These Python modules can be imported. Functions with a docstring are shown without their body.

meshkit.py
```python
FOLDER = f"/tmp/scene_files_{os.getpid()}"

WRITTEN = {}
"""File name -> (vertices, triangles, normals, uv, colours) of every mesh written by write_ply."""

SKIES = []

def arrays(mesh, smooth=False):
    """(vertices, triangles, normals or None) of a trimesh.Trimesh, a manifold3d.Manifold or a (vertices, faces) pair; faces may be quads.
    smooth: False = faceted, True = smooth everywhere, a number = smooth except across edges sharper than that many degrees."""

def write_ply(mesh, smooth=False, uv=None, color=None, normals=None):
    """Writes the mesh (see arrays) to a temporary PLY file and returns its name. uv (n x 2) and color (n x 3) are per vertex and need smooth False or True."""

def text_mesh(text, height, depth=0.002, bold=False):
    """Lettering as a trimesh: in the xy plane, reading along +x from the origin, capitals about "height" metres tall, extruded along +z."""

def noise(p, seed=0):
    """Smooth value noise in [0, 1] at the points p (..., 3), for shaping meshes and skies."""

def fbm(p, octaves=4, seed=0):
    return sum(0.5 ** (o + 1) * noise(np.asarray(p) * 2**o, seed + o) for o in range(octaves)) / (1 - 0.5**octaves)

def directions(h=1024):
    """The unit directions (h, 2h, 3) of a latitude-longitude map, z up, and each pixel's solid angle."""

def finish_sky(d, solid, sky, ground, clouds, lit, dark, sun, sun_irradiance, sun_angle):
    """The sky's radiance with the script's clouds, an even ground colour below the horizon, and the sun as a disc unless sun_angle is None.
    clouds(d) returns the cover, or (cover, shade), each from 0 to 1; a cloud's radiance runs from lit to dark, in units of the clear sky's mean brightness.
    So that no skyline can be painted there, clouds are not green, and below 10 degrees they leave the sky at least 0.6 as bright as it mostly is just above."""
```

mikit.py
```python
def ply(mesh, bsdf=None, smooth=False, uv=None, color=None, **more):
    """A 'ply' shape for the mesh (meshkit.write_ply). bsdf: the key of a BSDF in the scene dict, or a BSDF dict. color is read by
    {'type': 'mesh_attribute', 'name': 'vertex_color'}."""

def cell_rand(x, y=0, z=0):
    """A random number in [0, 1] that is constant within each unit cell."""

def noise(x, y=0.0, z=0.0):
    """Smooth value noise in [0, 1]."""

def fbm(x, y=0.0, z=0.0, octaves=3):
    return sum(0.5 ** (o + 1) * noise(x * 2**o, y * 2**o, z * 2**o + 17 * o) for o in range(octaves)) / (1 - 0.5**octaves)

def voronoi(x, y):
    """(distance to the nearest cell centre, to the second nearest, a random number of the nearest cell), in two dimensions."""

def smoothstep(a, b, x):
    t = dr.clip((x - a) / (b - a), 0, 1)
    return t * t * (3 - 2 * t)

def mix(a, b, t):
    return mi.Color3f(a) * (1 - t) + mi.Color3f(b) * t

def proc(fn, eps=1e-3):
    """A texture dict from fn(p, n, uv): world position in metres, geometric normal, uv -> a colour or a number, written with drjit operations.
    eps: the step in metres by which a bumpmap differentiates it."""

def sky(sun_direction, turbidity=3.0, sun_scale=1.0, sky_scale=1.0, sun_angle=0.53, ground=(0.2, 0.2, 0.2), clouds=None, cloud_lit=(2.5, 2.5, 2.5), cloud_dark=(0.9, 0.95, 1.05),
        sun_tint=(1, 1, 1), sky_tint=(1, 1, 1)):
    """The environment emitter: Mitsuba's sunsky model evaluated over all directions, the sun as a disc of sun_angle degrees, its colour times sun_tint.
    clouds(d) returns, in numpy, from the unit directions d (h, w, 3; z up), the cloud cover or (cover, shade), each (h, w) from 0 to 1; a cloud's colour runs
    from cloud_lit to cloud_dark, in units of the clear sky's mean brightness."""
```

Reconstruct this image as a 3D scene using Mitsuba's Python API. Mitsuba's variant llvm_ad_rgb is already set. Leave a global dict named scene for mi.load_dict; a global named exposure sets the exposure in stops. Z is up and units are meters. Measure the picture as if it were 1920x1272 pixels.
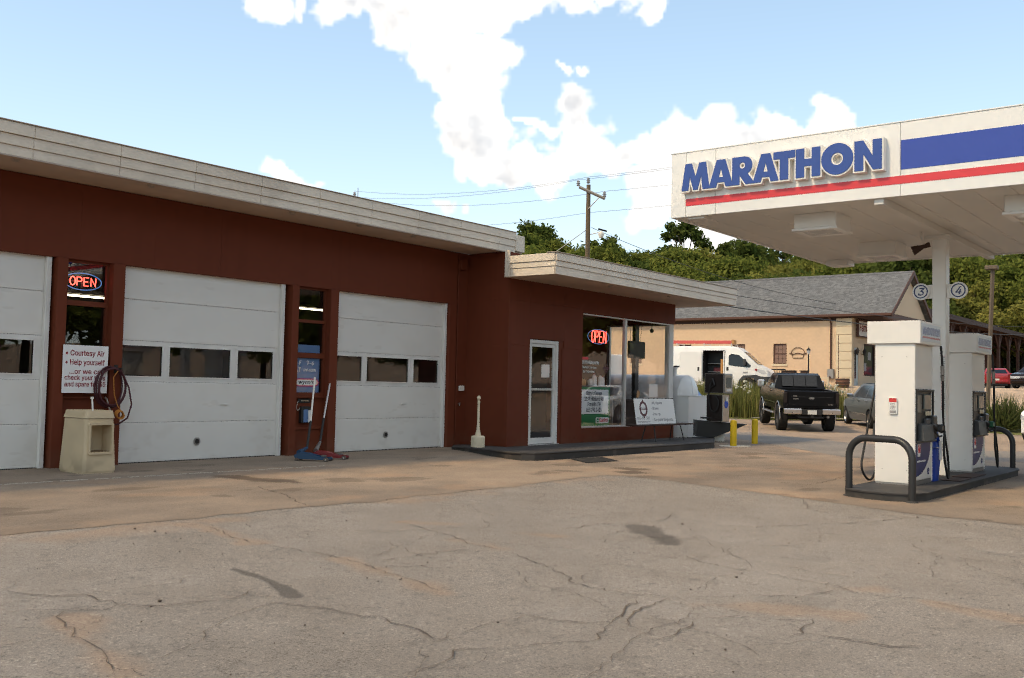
import math, random
import numpy as np, trimesh, drjit as dr, mitsuba as mi
import mikit, meshkit, manifold3d as m3
from shapely.geometry import Polygon, box as sbox, Point, LineString
from shapely import affinity, union_all
from mikit import noise, fbm, voronoi, smoothstep, mix, proc, cell_rand

T = mi.ScalarTransform4f
scene, labels = {}, {}
rng = np.random.default_rng(7)

# ------------------------------------------------------------------ camera
CAM = np.array([0, 0, 1.30])
FW, UP = np.array([0.78816274, 0.61365106, 0.04724278]), np.array([-0.05067008, -0.01180236, 0.99864571])
scene['camera'] = {'type': 'perspective', 'fov_axis': 'x', 'fov': math.degrees(2 * math.atan(960 / 1857.86)), 'near_clip': 0.05, 'far_clip': 3000.0,
                   'to_world': T().look_at(origin=CAM.tolist(), target=(CAM + FW).tolist(), up=UP.tolist())}

# ------------------------------------------------------------------ sky, veiled sun, exposure
exposure = 2.2
CL = [  # cumulus: azimuth, elevation, half width, half height in degrees
    (52.1,20.0,1.4,1.3), (50.3,20.7,0.3,0.8), (48.1,20.9,1.5,1.1), (45.7,20.2,1.3,1.3), (43.2,20.4,2.4,1.7), (40.9,21.2,3.9,1.2), (37.0,21.5,4.3,1.1), (33.5,22.0,3.2,1.1), (30.7,21.2,1.0,0.9), (42.6,18.5,2.4,1.5), (41.2,18.9,2.6,1.5), (39.1,18.7,1.4,0.8), (40.8,17.1,2.6,1.7), (41.7,15.8,1.5,1.3), (40.4,15.3,2.6,1.7), (38.8,14.6,1.7,1.3), (39.9,13.8,2.4,1.3), (39.5,12.5,2.2,1.0), (37.2,12.6,2.8,1.0), (40.7,13.8,1.4,1.3), (34.1,15.0,1.7,1.5), (33.9,13.9,2.4,1.5), (35.3,13.0,2.6,1.3), (32.9,13.0,1.7,1.3), (36.6,15.2,0.6,0.3), (34.3,17.9,0.5,0.4), (35.1,17.6,0.3,0.3), (31.0,13.9,1.3,1.3), (29.9,13.6,1.9,1.5), (28.2,14.1,1.7,1.3), (26.7,14.8,1.5,1.5), (25.7,14.0,2.2,1.3), (24.2,13.6,1.9,1.3), (23.0,14.3,1.1,0.8), (21.7,14.2,1.3,0.6), (20.6,15.1,1.4,1.1), (21.0,16.0,0.5,0.6), (19.6,14.1,0.9,0.6), (30.2,11.5,1.8,1.3), (29.8,10.4,2.2,1.3), (28.5,10.8,1.9,1.9), (27.2,9.3,2.2,1.3), (25.7,8.5,2.4,1.1), (50.6,11.4,1.4,0.6), (42.0,10.1,0.9,0.6), (40.6,9.6,0.4,0.2)
]


def clouds(d):
    az = np.degrees(np.arctan2(d[..., 1], d[..., 0]))
    el = np.degrees(np.arcsin(np.clip(d[..., 2], -1, 1)))
    p = np.stack([az * .22, el * .22, 0 * az], -1)
    wx = (meshkit.fbm(p * 1.9, 6, 3) - .5) * 3.6
    wy = (meshkit.fbm(p * 1.9 + 31, 6, 9) - .5) * 3.6
    a, e = az + wx, el + wy
    f = np.full(az.shape, -1.0)
    for (ca, ce, ra, re) in CL:
        f = np.maximum(f, 1 - np.hypot((a - ca) / (ra * 1.12), (e - ce) / (re * 1.12)))
    wide = meshkit.fbm(np.stack([d[..., 0], d[..., 1], d[..., 2] * 2.2], -1) * 2.6 + 5, 6, 21)   # fair-weather cumulus over the rest of the sky
    seen = np.clip(1 - np.hypot((az - 38) / 44, (el - 12) / 24), 0, 1)
    f2 = (wide - .53) * 5.0 - 6 * np.clip(seen * 3, 0, 1)
    body = np.maximum(f * 2.3, f2)
    fine = meshkit.fbm(p * 6.5, 4, 40) - .5
    cover = np.clip((body + .20 + 1.2 * fine) / .95, 0, 1)
    cover = cover * cover * (3 - 2 * cover)
    haze = .10 + .36 * np.exp(-np.clip(el, 0, 90) / 8.0)      # thin high veil, thicker towards the horizon
    shade = np.clip((meshkit.fbm(p * 1.3 + [0, .35, 77], 5, 14) - .43) * 2.8 + 1.0 * fine, 0, 1) * np.clip(body * .9, 0, 1)
    return np.clip(np.maximum(cover * (.80 + .20 * meshkit.fbm(p * 3, 4, 5)), haze), 0, 1), shade


scene['sky'] = mikit.sky((-.65, .25, .72), turbidity=3.0, sun_scale=.38, sun_angle=6.0, sun_tint=(1.0, .92, .78), clouds=clouds,
                         cloud_lit=(2.42, 2.30, 2.14), cloud_dark=(1.40, 1.36, 1.33), sky_scale=1.45, sky_tint=(1.15, 1.12, .95), ground=(.22, .19, .16))


# ------------------------------------------------------------------ mesh helpers: a mesh is (vertices, triangles)
def cat(*ms):
    v, f, n = [], [], 0
    for m in ms:
        if isinstance(m, list):
            m = cat(*m)
        v.append(np.asarray(m[0], float)); f.append(np.asarray(m[1], int) + n); n += len(m[0])
    return np.vstack(v), np.vstack(f)


def tri(t):
    return np.array(t.vertices), np.array(t.faces)


def man(m):
    m = m.to_mesh()
    return np.array(m.vert_properties[:, :3], float), np.array(m.tri_verts, int)


def tf(m, mat):
    mat = np.asarray(mat, float)
    v = m[0] @ mat[:3, :3].T + mat[:3, 3]
    f = m[1] if np.linalg.det(mat[:3, :3]) > 0 else m[1][:, ::-1]
    return v, f


def move(m, x=0, y=0, z=0, rz=0, s=1):
    c, n = math.cos(rz) * s, math.sin(rz) * s
    return m[0] @ np.array([[c, -n, 0], [n, c, 0], [0, 0, s]]).T + [x, y, z], m[1]


_c = np.array([[x, y, z] for x in (-1, 1) for y in (-1, 1) for z in (-1, 1)], float)
_hull = None


def box(x0, x1, y0, y1, z0, z1, b=0.0):
    """A box with chamfered edges of width b."""
    global _hull
    lo, hi = np.minimum([x0, y0, z0], [x1, y1, z1]), np.maximum([x0, y0, z0], [x1, y1, z1])
    if b <= 0:
        v = (lo + hi) / 2 + _c * (hi - lo) / 2
        f = np.array([[0, 1, 3], [0, 3, 2], [4, 6, 7], [4, 7, 5], [0, 4, 5], [0, 5, 1], [2, 3, 7], [2, 7, 6], [0, 2, 6], [0, 6, 4], [1, 5, 7], [1, 7, 3]])
        return v, f
    b = min(b, .45 * (hi - lo).min())
    sgn = np.repeat(_c, 3, 0); inset = np.tile(1 - np.eye(3), (8, 1))
    if _hull is None:
        q = sgn * (1 - .2 * inset)
        h = trimesh.convex.convex_hull(q, qhull_options='QJ Pp')
        _, idx = __import__('scipy.spatial', fromlist=['cKDTree']).cKDTree(q).query(h.vertices)
        _hull = idx[np.array(h.faces)]
    v = (lo + hi) / 2 + sgn * ((hi - lo) / 2 - b * inset)
    return v, _hull


def ext(pts, a, b, plane='xz', holes=()):
    """A polygon extruded from a to b along the axis that the plane lacks."""
    p = pts if hasattr(pts, 'exterior') or hasattr(pts, 'geoms') else Polygon(pts, holes)
    if hasattr(p, 'geoms'):
        return cat(*[ext(g, a, b, plane) for g in p.geoms if g.geom_type == 'Polygon' and g.area > 1e-9])
    v, f = tri(trimesh.creation.extrude_polygon(p, abs(b - a), engine='earcut'))
    lo = min(a, b)
    if plane == 'xz':
        return np.stack([v[:, 0], lo + v[:, 2], v[:, 1]], -1), f[:, ::-1]
    if plane == 'yz':
        return np.stack([lo + v[:, 2], v[:, 0], v[:, 1]], -1), f
    return np.stack([v[:, 0], v[:, 1], lo + v[:, 2]], -1), f


def pane_y(x0, x1, y, z0, z1):
    return np.array([[x0, y, z0], [x1, y, z0], [x1, y, z1], [x0, y, z1]], float), np.array([[0, 1, 2], [0, 2, 3]])


def bars(x0, x1, z0, z1, ya, yb, holes):
    """a flat frame in the xz plane with rectangular openings stacked one above the other"""
    hs = sorted(holes, key=lambda h: h[2]); out = []; zz = z0
    for (a, b, c, d) in hs:
        out += [box(x0, x1, ya, yb, zz, c), box(x0, a, ya, yb, c, d), box(b, x1, ya, yb, c, d)]; zz = d
    return cat(*out, box(x0, x1, ya, yb, zz, z1))


def frame_of(t):
    a = np.cross(t, [0, 0, 1.] if abs(t[2]) < .9 else [1., 0, 0]); a /= np.linalg.norm(a)
    return a, np.cross(t, a)


def cyl(p0, p1, r0, r1=None, n=14):
    p0, p1 = np.asarray(p0, float), np.asarray(p1, float)
    r1 = r0 if r1 is None else r1
    t = (p1 - p0) / np.linalg.norm(p1 - p0); a, b = frame_of(t)
    g = np.arange(n) * 2 * np.pi / n
    ring = np.cos(g)[:, None] * a + np.sin(g)[:, None] * b
    v = np.vstack([p0 + ring * r0, p1 + ring * r1, [p0], [p1]])
    i = np.arange(n); j = (i + 1) % n
    f = np.vstack([np.stack([i, j, j + n], 1), np.stack([i, j + n, i + n], 1), np.stack([j, i, i * 0 + 2 * n], 1), np.stack([i + n, j + n, i * 0 + 2 * n + 1], 1)])
    return v, f


def smooth_path(pts, k=6):
    p = np.asarray(pts, float)
    q = np.vstack([2 * p[0] - p[1], p, 2 * p[-1] - p[-2]])
    out = []
    for i in range(1, len(q) - 2):
        for t in np.arange(k) / k:
            out.append(.5 * (2 * q[i] + (q[i + 1] - q[i - 1]) * t + (2 * q[i - 1] - 5 * q[i] + 4 * q[i + 1] - q[i + 2]) * t * t + (3 * q[i] - q[i - 1] - 3 * q[i + 1] + q[i + 2]) * t ** 3))
    return np.array(out + [p[-1]])


def tube(pts, r, n=8, k=0, closed=False):
    p = smooth_path(pts, k) if k else np.asarray(pts, float)
    r = np.broadcast_to(r, (len(p),))
    t = np.gradient(p, axis=0)
    if closed:
        t[0] = t[-1] = p[1] - p[-2]
    t /= np.linalg.norm(t, axis=1, keepdims=True) + 1e-12
    a = frame_of(t[0])[0]; v = []
    g = np.arange(n) * 2 * np.pi / n
    for i in range(len(p)):
        a = a - t[i] * (a @ t[i]); a /= np.linalg.norm(a) + 1e-12
        b = np.cross(t[i], a)
        v.append(p[i] + r[i] * (np.cos(g)[:, None] * a + np.sin(g)[:, None] * b))
    m = len(p); v = np.vstack(v + [p[:1], p[-1:]])
    i, j = [x.ravel() for x in np.meshgrid(np.arange(m - 1), np.arange(n), indexing='ij')]
    q = np.stack([i * n + j, i * n + (j + 1) % n, (i + 1) * n + (j + 1) % n, (i + 1) * n + j], 1)
    f = [q[:, [0, 1, 2]], q[:, [0, 2, 3]]]
    if not closed:
        j = np.arange(n)
        f += [np.stack([(j + 1) % n, j, j * 0 + m * n], 1), np.stack([(m - 1) * n + j, (m - 1) * n + (j + 1) % n, j * 0 + m * n + 1], 1)]
    return v, np.vstack(f)


def lathe(prof, c=(0, 0, 0), n=20):
    """profile [(r, z)] from bottom to top, turned about z."""
    g = np.arange(n) * 2 * np.pi / n; m = len(prof)
    v = np.array([[r * math.cos(x), r * math.sin(x), z] for r, z in prof for x in g])
    i, j = [x.ravel() for x in np.meshgrid(np.arange(m - 1), np.arange(n), indexing='ij')]
    q = np.stack([i * n + j, i * n + (j + 1) % n, (i + 1) * n + (j + 1) % n, (i + 1) * n + j], 1)
    return v + np.asarray(c), np.vstack([q[:, [0, 1, 2]], q[:, [0, 2, 3]]])


def arch(x0, x1, z0, z1, r, n=8):
    """outline points of an upside-down U: two legs joined by rounded corners, in (x, z)"""
    p = [(x0, z0)]
    for k in range(n + 1):
        g = math.pi - k / n * math.pi / 2; p.append((x0 + r + r * math.cos(g), z1 - r + r * math.sin(g)))
    for k in range(n + 1):
        g = math.pi / 2 - k / n * math.pi / 2; p.append((x1 - r + r * math.cos(g), z1 - r + r * math.sin(g)))
    return p + [(x1, z0)]


def rrect(x0, x1, y0, y1, r, q=5):
    return sbox(x0 + r, y0 + r, x1 - r, y1 - r).buffer(r, quad_segs=q)


def cs(p):
    """a shapely polygon as a manifold cross-section"""
    from shapely.geometry.polygon import orient
    return m3.CrossSection([list(orient(p).exterior.coords)[:-1]])


def text(s, h, bold=False, width=None, slant=0.0, depth=.002):
    v, f = tri(meshkit.text_mesh(s, h, depth, bold))
    v = v.copy(); v[:, 0] -= v[:, 0].min()
    if width:
        v[:, 0] *= width / v[:, 0].max()
    v[:, 0] += slant * v[:, 1]
    return v, f


def on_y(m, x, y, z):      # lettering that faces -Y and reads along +X
    v = m[0]; return np.stack([x + v[:, 0], y - v[:, 2], z + v[:, 1]], -1), m[1]


def on_x(m, x, y, z):      # lettering that faces -X and reads along -Y
    v = m[0]; return np.stack([x - v[:, 2], y - v[:, 0], z + v[:, 1]], -1), m[1]


# ------------------------------------------------------------------ objects
def fresh(k):
    if k not in scene and k not in labels:
        return k
    i = 1
    while f'{k}_{i:03d}' in scene or f'{k}_{i:03d}' in labels:
        i += 1
    return f'{k}_{i:03d}'


def thing(name, label, cat_, group=None):
    k = fresh(name); labels[k] = {'label': label, 'category': cat_}
    if group:
        labels[k]['group'] = group
    return k


def part(parent, name, mesh, m, smooth=False, label=None, stuff=False, **kw):
    k = fresh(f'{parent}__{name}')
    scene[k] = mikit.ply(mesh, m, smooth=smooth, **kw)
    if label:
        labels[k] = {'label': label}
    if stuff:
        labels.setdefault(k, {})['kind'] = 'stuff'
    return k


def single(name, mesh, m, label, cat_, group=None, smooth=False, **kw):
    k = thing(name, label, cat_, group); scene[k] = mikit.ply(mesh, m, smooth=smooth, **kw)
    return k


def struct(name, mesh, m, smooth=False):
    k = fresh(name); scene[k] = mikit.ply(mesh, m, smooth=smooth); labels[k] = {'kind': 'structure'}
    return k


def vary(names):
    return names[int(rng.integers(len(names)))]


# ------------------------------------------------------------------ materials
def rgb(c):
    return c if isinstance(c, dict) else {'type': 'rgb', 'value': list(map(float, c))}


def mat(name, c, rough=.6, metal=0.0, spec=.4, coat=0.0, bump=None, bscale=1.0, one=False):
    b = {'type': 'principled', 'base_color': rgb(c), 'roughness': rgb(rough) if isinstance(rough, dict) else float(rough), 'specular': float(spec)}
    if metal:
        b['metallic'] = float(metal)
    if coat:
        b['clearcoat'] = float(coat); b['clearcoat_gloss'] = .95
    if bump is not None:
        b = {'type': 'bumpmap', 'nested_texture': bump, 'nested_bsdf': b, 'scale': float(bscale)}
    scene[name] = {'type': 'twosided', 'bsdf': b}


def seg_d(x, y, pts):
    d = mi.Float(1e9)
    for (ax, ay), (bx, by) in zip(pts[:-1], pts[1:]):
        dx, dy = bx - ax, by - ay; q = dx * dx + dy * dy
        t = dr.clip(((x - ax) * dx + (y - ay) * dy) / q, 0, 1)
        d = dr.minimum(d, dr.sqrt(dr.square(x - ax - t * dx) + dr.square(y - ay - t * dy)))
    return d


SOIL = [[(5.26, 7.71), (5.29, 7.45), (5.15, 6.95), (5.05, 6.50)], [(6.76, 6.54), (7.05, 6.14)], [(6.33, 5.51), (6.27, 4.94)], [(7.04, 5.35), (7.15, 4.99)],
        [(5.53, 2.82), (5.69, 2.55), (5.85, 2.05)], [(6.59, 2.35), (6.78, 2.13)], [(5.05, 5.5), (4.93, 4.91), (4.70, 4.19)], [(2.84, 5.2), (2.63, 4.71), (2.45, 4.0)], [(6.6, 1.8), (6.41, 1.20)]]
OIL = [[(8.20, 4.84), (7.80, 4.40), (7.50, 4.12)]]


def asphalt_c(p, n, uv):
    x, y = p.x, p.y
    big = fbm(x * .35, y * .35, 3.0, 3)
    mid = fbm(x * 2.1, y * 2.1, 9.0, 3)
    g = noise(x * 105, y * 105, 1.0); g2 = noise(x * 230, y * 230, 5.0)
    stone = smoothstep(.74, .92, g) * .34 - smoothstep(.30, .10, g) * .30 - smoothstep(.62, .80, fbm(x * 9, y * 9, 12.0, 3)) * .14
    lum = (.80 + .26 * big + .30 * (mid - .5)) * (1 + stone + .5 * (g2 - .5))
    c = mix((.228, .194, .160), (.208, .182, .156), mid) * lum
    w = fbm(x * 3.2, y * 3.2, 21.0, 3) - .5
    ds = mi.Float(9.0)
    for s in SOIL:
        ds = dr.minimum(ds, seg_d(x, y, s))
    soil = smoothstep(.16, .01, ds + w * .30)
    edge = smoothstep(.55, .0, dr.abs(y - 7.95 + w * .9)) * smoothstep(12.8, 11.5, x) * smoothstep(.40, .62, fbm(x * 1.3, y * 1.3, 2.0, 2))
    c = mix(c, mi.Color3f(.25, .165, .105) * (.85 + .4 * g), dr.clip(soil * .42 + edge * .45, 0, .85))
    do = mi.Float(9.0)
    for s in OIL:
        do = dr.minimum(do, seg_d(x, y, s))
    oil = smoothstep(.17, .07, do + w * .25)
    streak = seg_d(x, y, [(4.28, 5.70), (4.20, 5.26), (4.07, 4.90), (3.99, 4.74)])
    oil = dr.maximum(oil, smoothstep(.055, .02, streak + w * .05 - .03 * smoothstep(5.3, 4.7, y)))
    spot = smoothstep(.83, .87, noise(x * 1.7, y * 1.7, 44.0)) * smoothstep(.5, .7, mid)
    pit = smoothstep(.80, .93, noise(x * 38, y * 38, 17.0)); chip = smoothstep(.82, .94, noise(x * 47 + 9, y * 47, 27.0))
    c = c * (1 - .26 * pit * (.4 + mid)) * (1 + .30 * chip * (.4 + mid))
    c = c * (1 - .48 * oil) * (1 - .16 * spot)
    far = smoothstep(19, 26, x + .3 * y)
    c = mix(c, mi.Color3f(.255, .185, .130) * (.80 + .4 * fbm(x * .8, y * .8, 6.0, 3)), far * .8)
    return c


def asphalt_b(p, n, uv):
    return noise(p.x * 75, p.y * 75, 1.0) * .6 + noise(p.x * 160, p.y * 160, 8.0) * .4


def concrete_c(p, n, uv):
    x, y = p.x, p.y
    big = fbm(x * .45, y * .6, 13.0, 4); mid = fbm(x * 1.7, y * 2.4, 2.0, 4); g = noise(x * 60, y * 60, 3.0)
    c = mix((.235, .178, .128), (.180, .140, .105), smoothstep(.36, .66, big))
    c = mix(c, (.30, .195, .120), smoothstep(.52, .74, fbm(x * .9 + 40, y * 1.2, 7.0, 3)) * .38)
    c = c * (.78 + .42 * mid) * (.93 + .14 * g)
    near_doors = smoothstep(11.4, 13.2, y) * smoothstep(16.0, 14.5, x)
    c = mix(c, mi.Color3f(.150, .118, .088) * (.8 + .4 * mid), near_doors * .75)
    w = fbm(x * 2.5, y * 2.5, 4.0, 3) - .5
    do = dr.minimum(seg_d(x, y, [(8.16, 11.17), (8.25, 10.66)]), seg_d(x, y, [(8.40, 10.36), (8.42, 10.0)]))
    do = dr.minimum(do, seg_d(x, y, [(13.4, 7.9), (13.9, 8.4)]))
    oil = smoothstep(.30, .12, do + w * .5)
    blot = smoothstep(.70, .78, fbm(x * 1.1 + 9, y * 1.6, 31.0, 3))
    grit = smoothstep(.70, .95, noise(x * 120, y * 120, 2.0)) * .18 - smoothstep(.3, .05, noise(x * 45, y * 45, 6.0)) * .14
    return c * (1 - .55 * oil) * (1 - .28 * blot) * (1 + grit)


mat('m_asphalt', proc(asphalt_c), .88, spec=.25, bump=proc(asphalt_b, 2e-3), bscale=.004)
mat('m_concrete', proc(concrete_c), .82, spec=.25)
mat('m_drive', proc(lambda p, n, uv: mi.Color3f(.165, .145, .125) * (.72 + .5 * fbm(p.x * .8, p.y * .8, 1.0, 4)) * (.9 + .2 * noise(p.x * 40, p.y * 40, 3.0))), .88, spec=.25)
mat('m_upper', proc(lambda p, n, uv: mi.Color3f(.36, .265, .185) * (.75 + .45 * fbm(p.x * .5, p.y * .5, 1.0, 4))), .9, spec=.2)
mat('m_hill', proc(lambda p, n, uv: mix((.035, .045, .014), (.07, .065, .025), fbm(p.x * .2, p.y * .2, 1.0, 3))), .95, spec=.1)
mat('m_grass_bed', proc(lambda p, n, uv: mix((.07, .09, .025), (.13, .11, .05), fbm(p.x * 2, p.y * 2, 1.0, 3))), .95, spec=.1)
mat('m_crack', (.100, .078, .060), .95, spec=.1)
mat('m_kerb', (.20, .175, .145), .9, spec=.2)
mat('m_caulk', (.42, .37, .30), .9, spec=.2)


def red_c(p, n, uv):
    m = fbm(p.x * 1.3 + p.y * .9, p.z * .8, p.y * .5, 4)
    low = smoothstep(.45, .0, p.z) * smoothstep(.35, .65, fbm(p.x * 6, p.y * 6, p.z * 6, 2))
    drip = smoothstep(.62, .80, fbm(p.x * 9 + p.y * 9, p.z * .35, 3.0, 2)) * .05
    c = mix((.150, .0345, .0145), (.132, .0315, .0140), m) * (.90 + .2 * m - drip)
    return mix(c, (.15, .075, .045), low * .35)


mat('m_red', proc(red_c), .66, spec=.18)
mat('m_red_trim', (.140, .033, .0138), .6, spec=.2)


def cream_c(p, n, uv):
    m = fbm(p.x * .9 + p.y * .9, p.z * 1.5, 2.0, 4)
    st = fbm(p.x * 2.2 + p.y * 2.2, p.z * 1.2, 6.0, 4)
    return mix((.66, .57, .455), (.58, .49, .385), smoothstep(.4, .7, m)) * (1 - .10 * smoothstep(.50, .75, st)) * (.96 + .08 * noise(p.x * 30, p.y * 30, p.z * 30))


mat('m_cream', proc(cream_c), .5, spec=.4)
mat('m_cream_edge', (.38, .31, .25), .6)
mat('m_soffit', proc(lambda p, n, uv: mi.Color3f(.50, .37, .27) * (.8 + .35 * fbm(p.x * .7, p.y * 1.5, 1.0, 3))), .7)


def door_c(p, n, uv):
    m = fbm(p.x * 1.1, p.z * 1.6, 1.0, 4)
    dirt = smoothstep(.55, .80, fbm(p.x * 2.6 + 3, p.z * 3.4, 8.0, 4)) * (.06 + .16 * smoothstep(.9, .05, p.z))
    scuff = smoothstep(.72, .80, fbm(p.x * 3.1 + 11, p.z * 9, 5.0, 3)) * .15
    c = mix((.715, .69, .635), (.675, .65, .59), m)
    return mix(c, (.42, .36, .28), dr.clip(dirt + scuff, 0, .5))


def door_b(p, n, uv):
    q = p.z / .1017
    r = dr.abs(q - dr.floor(q) - .5)
    return smoothstep(.06, .0, r) * -1.0


mat('m_door', proc(door_c), .45, spec=.45, bump=proc(door_b, 3e-3), bscale=.0022)
mat('m_white_trim', proc(lambda p, n, uv: mi.Color3f(.68, .66, .61) * (.82 + .3 * fbm(p.x * 4, p.y * 4, p.z * 2.5, 3))), .5)
mat('m_offwhite', (.72, .68, .60), .5)
mat('m_glass_dark', (.012, .013, .015), .06, spec=.5)
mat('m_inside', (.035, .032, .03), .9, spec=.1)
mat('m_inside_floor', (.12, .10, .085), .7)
mat('m_shelf', (.20, .17, .14), .7)
mat('m_black', (.022, .021, .020), .45)
mat('m_black_mat', (.030, .028, .026), .9, spec=.15)
mat('m_step', proc(lambda p, n, uv: mi.Color3f(.052, .048, .045) * (.6 + .75 * fbm(p.x * 2.5, p.y * 2.5, p.z * 2.5, 4)) + mi.Color3f(.07, .05, .035) * smoothstep(.58, .75, fbm(p.x * 5, p.y * 5, p.z * 5, 3)) * .5), .7, spec=.3)
mat('m_alu', (.62, .60, .57), .35, metal=.6)
mat('m_steel', (.50, .48, .45), .28, metal=1.0)
mat('m_steel_dull', (.34, .32, .30), .45, metal=.85)
mat('m_chrome', (.80, .79, .77), .10, metal=1.0)
mat('m_canopy', proc(lambda p, n, uv: mi.Color3f(.76, .74, .70) * (.93 + .1 * fbm(p.x * .8, p.y * .8, p.z * 1.5, 3))), .35, spec=.5)
mat('m_deck', proc(lambda p, n, uv: mi.Color3f(.70, .67, .62) * (.86 + .2 * fbm(p.x * .5, p.y * 1.7, 3.0, 3))), .45, spec=.4)
mat('m_blue', (.022, .055, .33), .35, spec=.5)
mat('m_blue_letter', (.020, .060, .27), .32, spec=.5)
mat('m_red_vinyl', (.62, .032, .040), .38, spec=.5)
mat('m_letter_edge', (.74, .71, .66), .4)
mat('m_pump', proc(lambda p, n, uv: mi.Color3f(.75, .72, .67) * (.95 + .07 * fbm(p.x * 2, p.y * 2, p.z * 1.2, 3)) * (1 - .14 * smoothstep(.30, .05, p.z) * fbm(p.x * 9, p.y * 9, p.z * 4, 2))), .32, spec=.5)
mat('m_pump_print', (.60, .62, .66), .3)
mat('m_letter_pale', (.30, .31, .42), .35)
mat('m_red_pale', (.55, .22, .20), .4)
mat('m_navy', (.018, .028, .12), .3)
mat('m_plastic', (.030, .030, .031), .38)
mat('m_plastic_grey', (.065, .065, .066), .4)
mat('m_screen', (.10, .12, .115), .12)
mat('m_rubber', (.020, .019, .018), .6)
mat('m_green', (.015, .10, .05), .4)
mat('m_binblue', (.012, .055, .36), .4)
mat('m_notice_red', (.55, .04, .035), .5)
mat('m_paper', (.74, .73, .70), .6)
mat('m_print_red', (.22, .012, .020), .6)
mat('m_print_dark', (.03, .028, .03), .6)
mat('m_print_grey', (.28, .27, .27), .6)
mat('m_poster_green', (.012, .16, .045), .4)
mat('m_maroon', (.085, .018, .022), .5)
mat('m_beige', proc(lambda p, n, uv: mi.Color3f(.56, .44, .275) * (.80 + .32 * fbm(p.x * 3, p.y * 3, p.z * 3, 4)) * (1 - .30 * smoothstep(.30, .02, p.z) * smoothstep(.35, .7, fbm(p.x * 7, p.y * 7, p.z * 7, 2)))), .55)
mat('m_beige_in', (.13, .085, .045), .7)
mat('m_ash', proc(lambda p, n, uv: mi.Color3f(.70, .60, .42) * (.85 + .2 * fbm(p.x * 6, p.y * 6, p.z * 6, 3))), .5)
mat('m_orange', (.45, .17, .025), .5)
mat('m_hose', (.060, .014, .018), .55)
mat('m_jackblue', (.012, .048, .105), .4, coat=.2)
mat('m_jackred', (.19, .012, .014), .4, coat=.2)
mat('m_caster', (.10, .075, .06), .5)
mat('m_film', (.10, .19, .36), .25)
mat('m_magenta', (.42, .02, .16), .4)
mat('m_peach', (.80, .50, .36), .4)
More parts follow.
